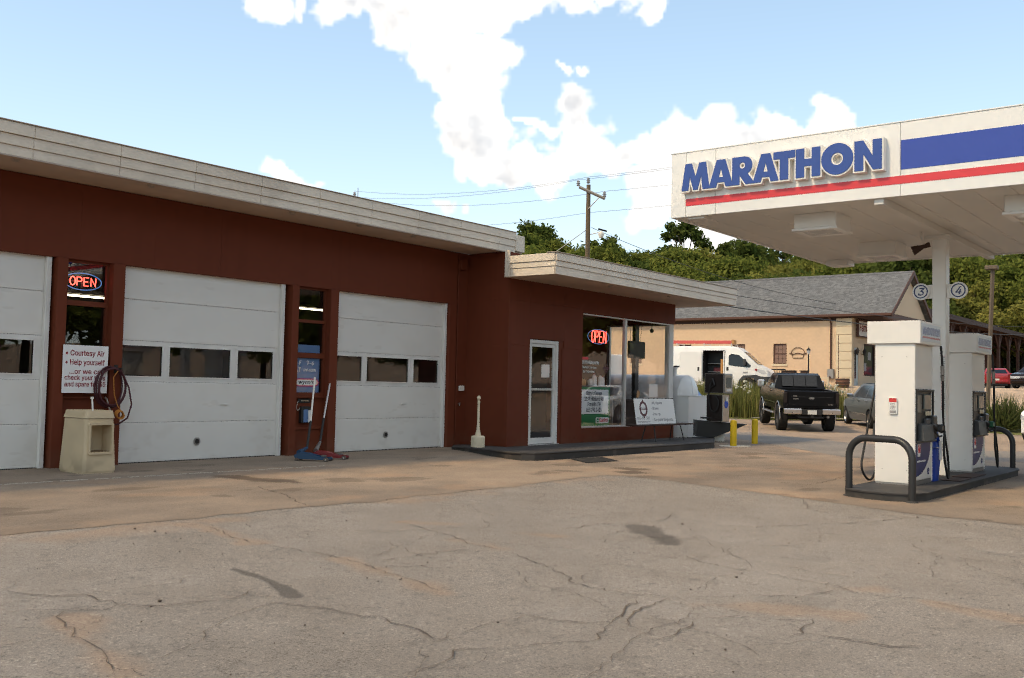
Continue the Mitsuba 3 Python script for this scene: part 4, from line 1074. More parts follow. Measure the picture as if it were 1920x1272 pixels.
def hoop(p, q, label, h=.79, r=.044):
    p, q = np.array(p, float), np.array(q, float); e = (q - p) / np.linalg.norm(q - p); L = np.linalg.norm(q - p)
    pts = [p + e * x for x, z in [(0, 0)]]
    out = [(p[0] + e[0] * x, p[1] + e[1] * x, z) for x, z in arch(0, L, 0, h - r, .24, 9)]
    k = thing('hoop_guard', label, 'bollard', 'black steel hoops at the ends of the pump island')
    part(k, 'hoop', tube(out, r, 16), 'm_plastic', True)
    part(k, 'collar', cat(*[lathe([(r + .028, 0), (r + .024, .018), (r - .004, .024)], (c_[0], c_[1], 0), 16) for c_ in (p, q)]), 'm_step')


hoop((12.62, 4.36), (12.42, 3.53), 'black steel hoop guard at the near end of the pump island')
hoop((18.50, 4.38), (18.50, 3.62), 'black steel hoop guard at the far end of the pump island')


def dispenser(dx, label):
    D = thing('fuel_dispenser', label, 'fuel pump', 'fuel pumps on the island')
    x0, x1, y0, y1 = 13.577 + dx, 14.40 + dx, 3.825, 4.345
    part(D, 'plinth', box(x0 + .01, x1 - .01, y0 + .01, y1 - .01, .105, .16), 'm_steel_dull')
    part(D, 'end_panel', box(x0, x0 + .035, y0, y1, .125, 1.972, .006), 'm_pump')
    part(D, 'end_panel', box(x1 - .035, x1, y0, y1, .125, 1.972, .006), 'm_pump')
    part(D, 'core', box(x0 + .036, x1 - .036, y0 + .03, y1 - .03, .16, 1.972), 'm_plastic')
    hx0, hx1, hy0, hy1 = 13.54 + dx, 14.545 + dx, 3.748, 4.443
    hd = part(D, 'hood', box(hx0, hx1, hy0, hy1, 1.975, 2.278, .006), 'm_pump')
    for yy in (4.14, 4.03):
        part(hd, 'seam', box(hx0 - .003, hx0 + .004, yy - .004, yy + .004, 1.98, 2.272), 'm_pump')
    for sy in (-1, 1):
        Y = y0 if sy < 0 else y1
        yy = lambda a, b: sorted((Y + sy * a, Y + sy * b))      # noqa: E731   a..b metres out of the body's face
        part(D, 'upper_panel', box(x0 + .036, x1 - .002, *yy(-.03, -.004), 1.375, 1.970, .006), 'm_pump')
        part(D, 'bezel', cat(box(x0 + .03, x1 + .01, *yy(-.03, .025), 1.345, 1.374, .006), box(x0 + .036, x0 + .07, *yy(-.03, .012), .69, 1.345), box(x1 - .03, x1 + .005, *yy(-.03, .02), .69, 1.345), box(x0 + .071, x1 - .031, *yy(-.03, -.012), .69, 1.345)), 'm_plastic')
        part(D, 'display', box(x0 + .10, x0 + .30, *yy(-.012, .004), 1.06, 1.30, .01), 'm_screen')
        part(D, 'display', box(x0 + .40, x0 + .74, *yy(-.012, .01), 1.10, 1.31, .01), 'm_screen')
        for i in range(3):
            part(D, 'grade_button', box(x0 + .46 + .09 * i, x0 + .51 + .09 * i, *yy(.004, .016), 1.02, 1.08, .004), 'm_ash')
        part(D, 'keypad', box(x0 + .42, x0 + .70, *yy(-.012, .03), .84, .98, .012), 'm_plastic_grey')
        tray = ext([(Y + sy * .0, .69), (Y + sy * .085, .69), (Y + sy * .06, .90), (Y + sy * .0, .92)], x0 + .14, x0 + .62, 'yz')
        part(D, 'tray', tray, 'm_plastic_grey')
        part(D, 'skirt', box(x0 + .036, x1 + .03, *yy(-.02, .05), .665, .692, .006), 'm_plastic')
        # lower panel: blue field in a white sheet with a curved edge
        part(D, 'lower_panel', box(x0 + .036, x1 - .002, *yy(-.03, -.006), .165, .662, .004), 'm_pump')
        q = Polygon([(x0 + .037, .66), (x0 + .037, .215)] + [(x0 + .037 + .70 * math.sin(t), .66 - .445 * math.cos(t)) for t in np.linspace(.02, 1.57, 14)])
        part(D, 'blue_field', ext(q, Y + sy * -.006, Y + sy * -.002), 'm_blue' if False else 'm_navy')
        lg = part(D, 'emblem', ext(rrect(x0 + .13, x0 + .245, .48, .645, .012), Y + sy * -.002, Y + sy * .001), 'm_paper')
        if sy < 0:
            part(lg, 'letter', on_y((text('M', .10, True, .085)), x0 + .145, Y - .0015, .53), 'm_red_vinyl')
            part(D, 'print_line', box(x0 + .10, x0 + .50, Y - .001, Y + .002, .405, .425), 'm_pump_print')
        rd = Point(x0 + .63, .265).buffer(.045, quad_segs=8)
        part(D, 'roundel', ext(rd.difference(Point(x0 + .63, .265).buffer(.018)), Y + sy * -.004, Y + sy * -.001), 'm_navy')
        # hood name plate
        hy = hy0 if sy < 0 else hy1
        part(hd, 'plate', box(hx0 + .05, hx1 - .05, *sorted((hy - sy * .001, hy + sy * .004)), 2.01, 2.245), 'm_pump_print')
        if sy < 0:
            part(hd, 'lettering', cat(*[ext(affinity.translate(p, hx0 + .09, 2.10), hy - .008, hy - .0042) for _, p in wordmark(h=.105, width=.80, slant=.18)]), 'm_letter_pale')
        part(hd, 'red_line', box(hx0 + .09, hx1 - .09, *sorted((hy + sy * .0042, hy + sy * .007)), 2.055, 2.078), 'm_red_pale')
        # nozzle in its boot, hose from the hood
        nx, ny = x0 + .80, Y + sy * .11
        Nz = part(D, 'nozzle', cat(cyl((nx - .16, Y + sy * .02, .90), (nx - .02, Y + sy * .08, .84), .030, .034), cyl((nx - .02, Y + sy * .08, .84), (nx + .10, Y + sy * .10, .80), .034, .026), tube([(nx - .10, Y + sy * .05, .82), (nx - .02, Y + sy * .09, .74), (nx + .10, Y + sy * .10, .74)], .013, 8, 5)), 'm_plastic', 40)
        part(Nz, 'guard', cat(box(nx - .06, nx + .11, *sorted((Y + sy * .06, Y + sy * .14)), .80, .90, .02)), 'm_green' if dx > 1 else 'm_plastic')
        part(D, 'nozzle_boot', box(x1 - .16, x1 + .05, *yy(-.01, .055), .70, 1.02, .015), 'm_plastic')
        hp_ = [(14.02 + dx + .30, 0, 1.972), (14.03 + dx + .30, 0, 1.68), (14.10 + dx + .26, 0, 1.30), (14.21 + dx + .24, 0, .90), (14.55 + dx + .2, 0, .42), (14.80 + dx, 0, .19), (14.72 + dx, 0, .15), (14.58 + dx, 0, .22), (14.40 + dx, 0, .52), (nx + .10, 0, .80)]
        if sy > 0:
            hp_ = [(14.3 + dx, 0, 1.972), (14.1 + dx, 0, 1.5), (13.62 + dx, 0, .62), (13.45 + dx, 0, .33), (13.58 + dx, 0, .17), (13.80 + dx, 0, .14), (14.05 + dx, 0, .30), (nx + .10, 0, .80)]
        part(D, 'hose', tube([(a, Y + sy * (.13 + .02 * math.sin(i)), c) for i, (a, b, c) in enumerate(hp_)], .0155, 8, 7), 'm_rubber', True)
        part(D, 'breakaway', cat(cyl((hp_[1][0], Y + sy * .145, 1.70), (hp_[1][0] + .01, Y + sy * .145, 1.58), .026, .024), cyl((hp_[1][0], Y + sy * .145, 1.57), (hp_[1][0] + .015, Y + sy * .145, 1.50), .028, .022)) if sy < 0 else cyl((14.22 + dx, Y + .14, 1.75), (14.18 + dx, Y + .14, 1.66), .026), 'm_steel_dull', 40)
    for yy_, zz in ((3.93, 1.80), (4.25, 1.80), (3.93, .30), (4.25, .30)):
        part(D, 'screw', cyl((x0 - .0025, yy_, zz), (x0 + .002, yy_, zz), .007, n=8), 'm_steel_dull')
    return D


dispenser(0, 'nearer cream fuel pump with a red topped notice on its end')
dispenser(3.04, 'farther cream fuel pump beyond the column with a green nozzle')
nb = thing('safety_notice', 'small red and white notice holder on the end of the nearer pump', 'notice')
part(nb, 'holder', box(13.545, 13.574, 4.048, 4.152, 1.035, 1.252, .005), 'm_paper')
part(nb, 'red_header', box(13.541, 13.5455, 4.052, 4.148, 1.195, 1.248), 'm_notice_red')
part(nb, 'print', cat(*[box(13.541, 13.5455, 4.065 + .01 * rng.random(), 4.135, z, z + .008) for z in np.arange(1.10, 1.18, .018)], box(13.541, 13.5455, 4.06, 4.14, 1.05, 1.085)), 'm_print_grey', stuff=True)
bb = thing('blue_bin', 'blue plastic squeegee bin standing on the island beside the nearer pump', 'bin')
part(bb, 'body', man(taper(14.47, 14.80, 3.80, 4.13, .105, .56, .03, .0)), 'm_binblue', 25)
part(bb, 'top', man(taper(14.47, 14.80, 3.80, 4.13, .575, .86, .0, .05) - m3.Manifold.cube((.2, .3, .13)).translate((14.53, 3.7, .64))), 'm_binblue', 25)
part(bb, 'towel', box(14.62, 14.70, 3.775, 3.80, .40, .66, .004), 'm_paper')

# ------------------------------------------------------------------ the tank behind the shop corner
TK = thing('storage_tank', 'white horizontal storage tank with a domed end behind the shop corner', 'tank')
tx, tz, tr = 23.92, 1.13, .56
part(TK, 'shell', tf(lathe([(tr, 0), (tr, 4.6)], (0, 0, 0), 40), [[1, 0, 0, tx], [0, 0, 1, 12.62], [0, 1, 0, tz], [0, 0, 0, 1]]), 'm_tank', 30)
dome = [(tr * math.cos(a), -.16 * math.sin(a)) for a in np.linspace(0, 1.5708, 8)]
part(TK, 'dome', tf(lathe(dome, (0, 0, 0), 40), [[1, 0, 0, tx], [0, 0, 1, 12.62], [0, 1, 0, tz], [0, 0, 0, 1]]), 'm_tank', 40)
part(TK, 'weld_seam', tube([(tx + .0, 12.62 - .163 * math.cos(a), tz + tr * 1.004 * math.sin(a)) for a in np.linspace(0, 1.57, 10)], .006, 6), 'm_tank')
part(TK, 'vent', cat(cyl((tx - .12, 12.95, tz + tr - .02), (tx - .12, 12.95, tz + tr + .17), .06), cyl((tx - .12, 12.95, tz + tr + .17), (tx - .12, 12.95, tz + tr + .21), .085)), 'm_tank', 30)
part(TK, 'vent_cap', box(tx - .14, tx + .03, 12.88, 12.98, tz + tr + .211, tz + tr + .25, .006), 'm_car_cladding')
DK = thing('containment_box', 'white open containment box around the foot of the storage tank', 'container')
part(DK, 'wall', cat(box(23.34, 23.37, 12.28, 17.6, 0, 1.13), box(23.371, 24.70, 12.28, 12.31, 0, 1.128), box(24.67, 24.70, 12.311, 17.6, 0, 1.13), box(23.371, 24.669, 17.57, 17.6, 0, 1.13)), 'm_tank')
part(DK, 'rim', cat(box(23.32, 24.72, 12.26, 12.33, 1.131, 1.15, .004), box(23.32, 23.39, 12.331, 17.6, 1.131, 1.15, .004)), 'm_tank')
BK = thing('pump_bracket', 'black steel wedge shaped platform carrying the old pump', 'bracket')
dirv = np.array([.60, -.80, 0]); nv = np.array([.80, .60, 0])
W0 = np.array([22.86, 11.77, 0])
part(BK, 'wedge', (lambda m: (W0 + m[0][:, :1] * dirv + m[0][:, 1:2] * nv + [0, 0, 1] * m[0][:, 2:3], m[1]))(ext([(0, .12), (.0, .53), (1.27, .45), (.42, .10)], 0, .62)), 'm_black')
part(BK, 'pipe', cyl(W0 + dirv * .08 + [0, 0, .60], W0 + dirv * .75 + [0, 0, .57], .022, n=8), 'm_black')
part(BK, 'foot', (lambda m: (W0 + m[0][:, :1] * dirv + m[0][:, 1:2] * nv + [0, 0, 1] * m[0][:, 2:3], m[1]))(ext([(.40, 0), (.72, 0), (.72, .19), (.46, .10)], .15, .2)), 'm_offwhite')
OP = thing('old_fuel_pump', 'small stainless fuel pump on the black platform beside the tank', 'fuel pump')
to = lambda m: (np.array([23.02, 11.12, 0]) + m[0][:, :1] * np.array([1.0, 0, 0]) + m[0][:, 1:2] * np.array([0, 1.0, 0]) + [0, 0, 1] * m[0][:, 2:3], m[1])      # noqa: E731
part(OP, 'cabinet', to(box(.03, .40, .04, .50, .50, 1.20, .01)), 'm_steel')
part(OP, 'head', to(box(.0, .50, .0, .54, 1.22, 1.73, .012)), 'm_steel_dull')
part(OP, 'side_sheet', to(box(-.005, -.001, .02, .52, 1.24, 1.71)), 'm_car_brown')
part(OP, 'side_sheet', to(box(.025, .0295, .06, .48, .52, 1.18)), 'm_car_brown')
part(OP, 'dial_frame', to(box(.04, .46, -.012, -.001, 1.26, 1.70, .005)), 'm_steel')
part(OP, 'dial', to(box(.10, .40, -.018, -.0125, 1.37, 1.63)), 'm_screen')
part(OP, 'dial_label', to(box(.13, .38, -.018, -.0125, 1.285, 1.335)), 'm_paper')
part(OP, 'decal', to(ext(Point(.22, .95).buffer(.10), .034, .0395)), 'm_binblue')
part(OP, 'sticker', to(box(.20, .29, .030, .0335, 1.03, 1.13)), 'm_paper')
part(OP, 'hose', to(tube([(-.03, .30, 1.55), (-.07, .36, 1.40), (-.04, .40, 1.1), (-.02, .34, .80), (-.03, .20, .78), (-.02, .14, 1.0), (-.02, .22, 1.16)], .018, 8, 6)), 'm_rubber', True)
part(OP, 'nozzle', to(cat(cyl((-.04, .30, 1.60), (-.05, .24, 1.44), .022), cyl((-.05, .24, 1.44), (-.05, .34, 1.36), .02))), 'm_plastic')
for i, (x, y) in enumerate(((21.528, 10.145), (23.129, 10.331))):
    k = thing('yellow_bollard', ['yellow bollard on a pale concrete collar nearer the shop step', 'yellow bollard farther from the shop step'][i], 'bollard', 'yellow bollards by the tank')
    part(k, 'pipe', lathe([(0.0, -.05), (.076, -.05), (.076, .58), (.066, .602), (.038, .615), (0, .618)], (x, y, 0), 22), 'm_yellow', 35)
    if i == 0:
        part(k, 'pad', ext(Polygon([(x - .45, y + .1), (x - .1, y + .32), (x + .35, y + .2), (x + .42, y - .25), (x, y - .36), (x - .36, y - .2)]), 0, .016, 'xy'), 'm_caulk')

# ------------------------------------------------------------------ the tan shop building across the lot
TB = thing('tan_building', 'long tan stucco building with a grey shingle gable roof beyond the lot', 'building')
TX0, TX1, TY0, TY1, TZ0, TZE = 59.6, 67.4, 20.5, 52.0, 1.72, 5.95
wins = [(24.55, 25.43), (27.35, 27.98 + .25), (31.2, 32.1), (35, 35.9), (39, 39.9)]
hol = [list(reversed([(a, 3.05), (b, 3.05), (b, 4.32), (a, 4.32)])) for a, b in wins]
part(TB, 'wall', ext([(TY0, TZ0 - .6), (TY1, TZ0 - .6), (TY1, TZE), (TY0, TZE)], TX0, TX0 + .25, 'yz', hol), 'm_stucco')
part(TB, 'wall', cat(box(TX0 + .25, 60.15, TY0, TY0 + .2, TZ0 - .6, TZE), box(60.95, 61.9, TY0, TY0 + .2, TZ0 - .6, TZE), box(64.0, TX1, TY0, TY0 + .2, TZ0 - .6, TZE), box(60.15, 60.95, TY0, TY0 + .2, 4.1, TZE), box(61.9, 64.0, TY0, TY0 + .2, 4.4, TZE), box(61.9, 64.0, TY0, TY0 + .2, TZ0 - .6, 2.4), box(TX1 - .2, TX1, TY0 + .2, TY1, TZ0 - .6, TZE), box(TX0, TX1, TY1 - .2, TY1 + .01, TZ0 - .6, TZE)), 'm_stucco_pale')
for a, b in wins:
    w = part(TB, 'window', cat(box(TX0 + .06, TX0 + .12, a, a + .06, 3.05, 4.32), box(TX0 + .06, TX0 + .12, b - .06, b, 3.05, 4.32), box(TX0 + .06, TX0 + .12, a + .06, b - .06, 3.05, 3.1), box(TX0 + .06, TX0 + .12, a + .06, b - .06, 4.26, 4.32), box(TX0 + .055, TX0 + .115, a + .06, b - .06, 3.66, 3.72)), 'm_brown')
    part(w, 'pane', box(TX0 + .09, TX0 + .10, a + .06, b - .06, 3.1, 3.66), 'm_curtain')
    part(w, 'pane', box(TX0 + .12, TX0 + .13, a + .06, b - .06, 3.72, 4.26), 'm_curtain')
    part(w, 'muntin', cat(*[box(TX0 + .08, TX0 + .0895, a + (b - a) * t - .01, a + (b - a) * t + .01, 3.1, 3.66) for t in (.35, .65)], *[box(TX0 + .11, TX0 + .119, a + (b - a) * t - .01, a + (b - a) * t + .01, 3.72, 4.26) for t in (.35, .65)], box(TX0 + .081, TX0 + .0896, a + .06, b - .06, 3.37, 3.39), box(TX0 + .111, TX0 + .1191, a + .06, b - .06, 3.98, 4.0)), 'm_brown_dark')
    part(w, 'sill', box(TX0 - .06, TX0 + .05, a - .08, b + .08, 2.90, 3.045, .01), 'm_quoin')
for i in range(8):
    z = TZ0 + .02 + i * .515
    part(TB, 'quoin', box(TX0 - .05, TX0 + .22, TY0 - .05, TY0 + .92, z, z + .495, .02), 'm_quoin')
RY0, RY1, RX, RZ, SL = 18.0, 52.6, 63.5, 8.94, (8.94 - 6.03) / 4.3
th_ = .12
part(TB, 'roof', ext([(59.2, 6.05), (RX, RZ), (67.8, 6.05), (67.8, 5.93), (RX, RZ - .14), (59.2, 5.93)], RY0, RY1, 'xz'), 'm_shingle')
part(TB, 'barge_board', ext([(59.15, 6.06), (RX, RZ + .03), (67.85, 6.06), (67.85, 5.78), (RX, RZ - .27), (59.15, 5.78)], RY0 - .06, RY0 - .002, 'xz'), 'm_brown')
part(TB, 'gutter', box(59.06, 59.195, RY0 - .02, RY1, 5.90, 6.06, .02), 'm_brown')
part(TB, 'eave_soffit', box(59.2, TX0, RY0, RY1, 5.88, 5.93), 'm_brown_dark')
part(TB, 'frieze', box(TX0 - .03, TX0 - .001, TY0, TY1, 5.70, 5.90), 'm_brown_dark')
part(TB, 'ridge_cap', ext([(RX - .18, RZ - .09), (RX, RZ + .035), (RX + .18, RZ - .09), (RX, RZ + .012)], RY0 - .02, RY1, 'xz'), 'm_shingle')
part(TB, 'gable', ext([(59.75, 6.10), (RX, RZ - .30), (67.25, 6.10)], RY0 + .30, RY0 + .38, 'xz'), 'm_stucco_pale')
part(TB, 'porch_beam', box(59.35, 67.6, RY0 + .3, RY0 + .55, 5.72, 6.095, .02), 'm_brown')
part(TB, 'porch_ceiling', box(59.3, 67.6, RY0 + .56, TY0, 5.86, 5.90), 'm_brown_dark')
for x in (60.9, 63.5, 66.8):
    part(TB, 'porch_post', box(x, x + .16, RY0 + .34, RY0 + .5, TZ0 - .5, 5.72, .01), 'm_brown')
part(TB, 'downspout', cat(tube([(59.12, 21.7, 5.92), (59.35, 21.7, 5.75), (TX0 - .07, 21.72, 5.55), (TX0 - .07, 21.72, 2.4), (TX0 - .25, 21.72, 2.2)], .055, 8)), 'm_brown')
part(TB, 'pipe', cyl((TX0 - .04, 21.25, 2.0), (TX0 - .04, 21.25, 4.85), .025, n=8), 'm_brown')
part(TB, 'meter_box', cat(box(TX0 - .2, TX0, 21.5, 21.9, 2.15, 2.75, .03), cyl((TX0 - .22, 21.7, 2.55), (TX0 - .2, 21.7, 2.55), .13)), 'm_steel_dull')
d_ = part(TB, 'door', box(60.15, 60.95, TY0 + .05, TY0 + .10, TZ0, 4.1), 'm_pale_door')
part(d_, 'pane', box(60.32, 60.56, TY0 + .035, TY0 + .049, 2.2, 3.95), 'm_window')
w = part(TB, 'shop_window', bars(61.9, 64.0, 2.4, 4.4, TY0 + .02, TY0 + .12, [(62.0, 63.9, 2.5, 4.3)]), 'm_brown_dark')
part(w, 'pane', box(62.0, 63.9, TY0 + .09, TY0 + .10, 2.5, 4.3), 'm_window')
part(w, 'poster', cat(box(62.2, 62.6, TY0 + .085, TY0 + .089, 2.7, 3.2), box(62.9, 63.5, TY0 + .085, TY0 + .089, 3.4, 3.9)), 'm_print_grey')
ss = thing('shop_sign', 'framed white shop sign with dark red lettering above the tan building door', 'sign')
part(ss, 'board', box(60.4, 64.4, TY0 - .16, TY0 - .08, 4.82, 5.72, .01), 'm_paper')
part(ss, 'frame', bars(60.3, 64.5, 4.74, 5.80, TY0 - .20, TY0 - .07, [(60.4, 64.4, 4.82, 5.72)]), 'm_brown')
part(ss, 'lettering', on_y(text('Family D', .46, True, 2.5), 60.65, TY0 - .165, 5.12), 'm_print_red')
for i, x in enumerate((60.05, 61.35)):
    k = thing('wall_lantern', ['black wall lantern left of the tan building door', 'black wall lantern right of the tan building door'][i], 'lantern')
    part(k, 'cage', lathe([(0, 3.62), (.06, 3.64), (.11, 3.86), (.13, 3.88), (.05, 4.02), (0, 4.08)], (x, TY0 - .22, 0), 6), 'm_iron')
    part(k, 'arm', tube([(x, TY0, 3.75), (x, TY0 - .14, 3.68), (x, TY0 - .22, 3.66)], .018, 6, 4), 'm_iron')
lpz = float(g(53.5, 20.77))
lp = thing('lamp_post', 'slim black lamp post with a lantern head before the tan wall', 'lamp post')
part(lp, 'post', cyl((53.5, 20.77, lpz), (53.5, 20.77, 3.42), .045, .03, 10), 'm_iron')
part(lp, 'lantern', lathe([(0, 3.40), (.05, 3.42), (.11, 3.60), (.12, 3.62), (.12, 3.64), (.05, 3.74), (.02, 3.76), (0, 3.84)], (53.5, 20.77, 0), 8), 'm_lamp_clear')
part(lp, 'cap', lathe([(.125, 3.62), (.13, 3.65), (.05, 3.755), (.02, 3.78), (0, 3.86)], (53.5, 20.77, 0), 8), 'm_iron')
orn = thing('wall_ornament', 'wire basket shaped ornament hanging on the tan wall', 'ornament')
scene[orn] = mikit.ply(cat(tube([(TX0 - .05, 23.80 - .45 * math.cos(a), 3.65 + .42 * math.sin(a)) for a in np.linspace(0, math.pi, 14)], .022, 5), tube([(TX0 - .05, 23.25, 3.70), (TX0 - .05, 23.50, 3.66), (TX0 - .05, 23.80, 3.72), (TX0 - .05, 24.10, 3.66), (TX0 - .05, 24.35, 3.70)], .03, 5), tube([(TX0 - .05, 23.42, 3.65), (TX0 - .05, 23.48, 3.42), (TX0 - .05, 24.12, 3.42), (TX0 - .05, 24.18, 3.65)], .022, 5)), 'm_brown')
ba = thing('barrel', 'half wooden barrel planter with dark hoops at the tan building corner', 'barrel')
bz = float(g(56.6, 19.95))
part(ba, 'staves', lathe([(0, 0), (.34, 0), (.40, .25), (.38, .5), (.34, .5), (.34, .42), (0, .42)], (56.6, 19.95, bz), 18), 'm_wood')
part(ba, 'hoop', cat(*[lathe([(r, z), (r, z + .05)], (56.6, 19.95, bz), 18) for r, z in ((.375, .06), (.415, .22), (.402, .40))]), 'm_iron')
tf_ = thing('trellis_frame', 'pale grey timber frame beside the barrel', 'frame')
fz = float(g(55.8, 20.9))
part(tf_, 'rail', cat(box(55.3, 55.4, 20.3, 21.5, fz + .45, fz + .55), box(55.3, 55.4, 20.3, 20.4, fz, fz + .449), box(55.3, 55.4, 21.4, 21.5, fz, fz + .449), box(55.3, 55.4, 20.9, 20.96, fz, fz + .449)), 'm_quoin')
rl = thing('iron_railing', 'black iron railing with upright bars before the tan wall', 'railing')
ry = np.arange(21.6, 26.2, .16)
part(rl, 'rail', cat(box(52.28, 52.33, 21.6, 26.2, 2.50, 2.56), box(52.28, 52.33, 21.6, 26.2, 2.0, 2.04)), 'm_iron')
for y in ry:
    part(rl, 'baluster', box(52.295, 52.315, y, y + .022, 1.2, 2.50), 'm_iron')
for i, y in enumerate((20.65, 21.35)):
    pb = thing('planter_box', ['dark planter box right of the slim lamp post', 'wider dark planter box left of the slim lamp post'][i], 'planter')
    part(pb, 'box', box(52.9, 53.3, y, y + (.35 if i == 0 else .75), 1.1, 2.46, .01), 'm_brown_dark')
    part(pb, 'rim', box(52.86, 53.34, y - .03, y + (.38 if i == 0 else .78), 2.46, 2.50, .008), 'm_iron')

# ------------------------------------------------------------------ the timber building farther right
WB = thing('timber_building', 'long brown timber building with an open truss porch at the right', 'building')
ex0, ex1, ey, ez = 80.5, 128, 22.0, 7.95
zb = 1.9
part(WB, 'roof', ext([(ey, ez), (ey, ez + .16), (ey + 7, ez + 1.15), (ey + 14, ez + .16), (ey + 14, ez), (ey + 7, ez + .98)], ex0, ex1, 'yz'), 'm_metal_roof')
part(WB, 'fascia', box(ex0 - .03, ex1, ey - .06, ey - .002, ez - .25, ez + .18), 'm_brown_dark')
part(WB, 'wall', box(ex0 + .5, ex1, ey + 4.0, ey + 4.2, zb, ez + .5), 'm_timber')
part(WB, 'wall', ext([(ey + 4.2, zb), (ey + 13.5, zb), (ey + 13.5, ez), (ey + 7, ez + .95), (ey + 4.2, ez + .55)], ex0 + .5, ex0 + .7, 'yz'), 'm_timber')
part(WB, 'gable', ext([(ey, ez - .05), (ey + 4.0, ez - .05), (ey + 4.0, ez + .5)], ex0 + .5, ex0 + .6, 'yz'), 'm_timber')
part(WB, 'brick_base', box(ex0 + .6, ex1, ey + 3.9, ey + 3.99, zb - .6, zb + 2.6), 'm_brick')
for x in np.arange(ex0 + 1.5, ex1 - 2, 3.4):
    w = part(WB, 'window', box(x, x + 1.5, ey + 3.84, ey + 3.895, zb + 1.0, zb + 2.9), 'm_brown_dark')
    part(w, 'pane', box(x + .1, x + .72, ey + 3.82, ey + 3.838, zb + 1.1, zb + 2.8), 'm_window')
    part(w, 'pane', box(x + .78, x + 1.4, ey + 3.82, ey + 3.838, zb + 1.1, zb + 2.8), 'm_window')
for x in np.arange(ex0 + .8, ex1, 4.6):
    part(WB, 'post', box(x, x + .28, ey + .5, ey + .78, zb - .6, ez - .3), 'm_brown')
    part(WB, 'truss', cat(box(x + .02, x + .26, ey + .4, ey + 4.0, ez - .62, ez - .36), tube([(x + .14, ey + .64, ez - 1.9), (x + 1.6, ey + .64, ez - .45)], .10, 4), tube([(x + .14, ey + .64, ez - 1.9), (x - 1.4, ey + .64, ez - .45)], .10, 4), tube([(x + .14, ey + .64, ez - 1.9), (x + .14, ey + 2.6, ez - .5)], .10, 4)), 'm_brown')
part(WB, 'porch_beam', box(ex0 + .5, ex1, ey + .5, ey + .75, ez - .36, ez - .05), 'm_brown')
sw = thing('stone_wall', 'low pale stone retaining wall in front of the timber building', 'wall')
for i in range(26):
    for j in range(3):
        a = 81.5 + i * .72 + (j % 2) * .33
        part(sw, 'stone', box(a, a + .69, 18.55 + .03 * rng.random(), 19.0, 1.75 + j * .31, 2.04 + j * .31, .04), 'm_stone')


# ------------------------------------------------------------------ vehicles. local: x forward, y left, z up, origin on the ground under the rear axle
def prof(pts, a, b, plane):
    from shapely.geometry.polygon import orient
    p = Polygon(pts); p = orient(p)
    m = m3.Manifold.extrude(m3.CrossSection([list(p.exterior.coords)[:-1]]), b - a).translate((0, 0, a))
    A = {'xz': [[1, 0, 0, 0], [0, 0, -1, 0], [0, 1, 0, 0]], 'yz': [[0, 0, 1, 0], [1, 0, 0, 0], [0, 1, 0, 0]], 'xy': [[1, 0, 0, 0], [0, 1, 0, 0], [0, 0, 1, 0]]}[plane]
    return m.transform(np.array(A, float))


def sym(h):
    return h + [(-a, b) for a, b in reversed(h)]


def shell(side, front, plan, arches, ar, W=1.2):
    b = prof(side, -W, W, 'xz') ^ prof(sym(front), -3, 9, 'yz') ^ prof(sym([(b_, a_) for a_, b_ in plan]) if False else [(x, y) for x, y in plan] + [(x, -y) for x, y in reversed(plan)], -1, 4, 'xy')
    for x, z in arches:
        b = b - prof(list(Point(x, z).buffer(ar, quad_segs=10).exterior.coords)[:-1], -W, W, 'xz')
    return b


def wheels(V, P, xs, yt, r, w, rimr, hub='m_rim', m='m_tyre'):
    for x in xs:
        for s in (-1, 1):
            y0, y1 = (yt - w) * s, yt * s
            tp = [(rimr, 0), (r * .93, 0), (r, .05), (r, w - .05), (r * .93, w), (rimr, w)]
            t = part(V, 'tyre', P(tf(lathe(tp, (0, 0, 0), 26), [[1, 0, 0, x], [0, 0, s, y0], [0, 1, 0, r], [0, 0, 0, 1]])), m, 35)
            rm_ = part(V, 'rim', P(tf(lathe([(0, w * .62), (rimr * .25, w * .70), (rimr * .3, w * .6), (rimr * .86, w * .72), (rimr, w * .95), (rimr, w * .1), (0, w * .1)], (0, 0, 0), 20), [[1, 0, 0, x], [0, 0, s, y0], [0, 1, 0, r], [0, 0, 0, 1]])), hub, 30)
            sp_ = [box(rimr * .25, rimr * .9, -.035, .035, w * .70, w * .82, .008)]
            spokes = []
            for k in range(5):
                a = k * 2 * math.pi / 5
                v, f = move(sp_[0], rz=a); spokes.append((np.stack([x + v[:, 0], y0 + s * v[:, 2], r + v[:, 1]], -1), f if s < 0 else f[:, ::-1]))
            part(rm_, 'spoke', P(cat(*spokes)), hub)


def on_side(body, pts, sgn, dy=.008):
    """a plate that lies on the body's flank: the slightly widened body cut by a side outline"""
    wide = body.scale((1, 1.0 + dy / .9, 1))
    cut = prof(pts, 0.02, 3, 'xz') if sgn < 0 else prof(pts, -3, -.02, 'xz')
    return wide ^ cut


def thin(m, d):
    return m


def mk(key, lab, cat_, x, y, th, z=None, tilt=0.0, s=1.0):
    V = thing(key, lab, cat_); z0 = float(g(x, y)) if z is None else z
    c_, s_ = math.cos(th), math.sin(th); ct, st_ = math.cos(tilt), math.sin(tilt)
    A = np.array([[c_ * ct, -s_, -c_ * st_, x], [s_ * ct, c_, -s_ * st_, y], [st_, 0, ct, z0], [0, 0, 0, 1]]); A[:3, :3] *= np.broadcast_to(s, 3)
    return V, (lambda m: tf(man(m) if hasattr(m, 'to_mesh') else m, A))


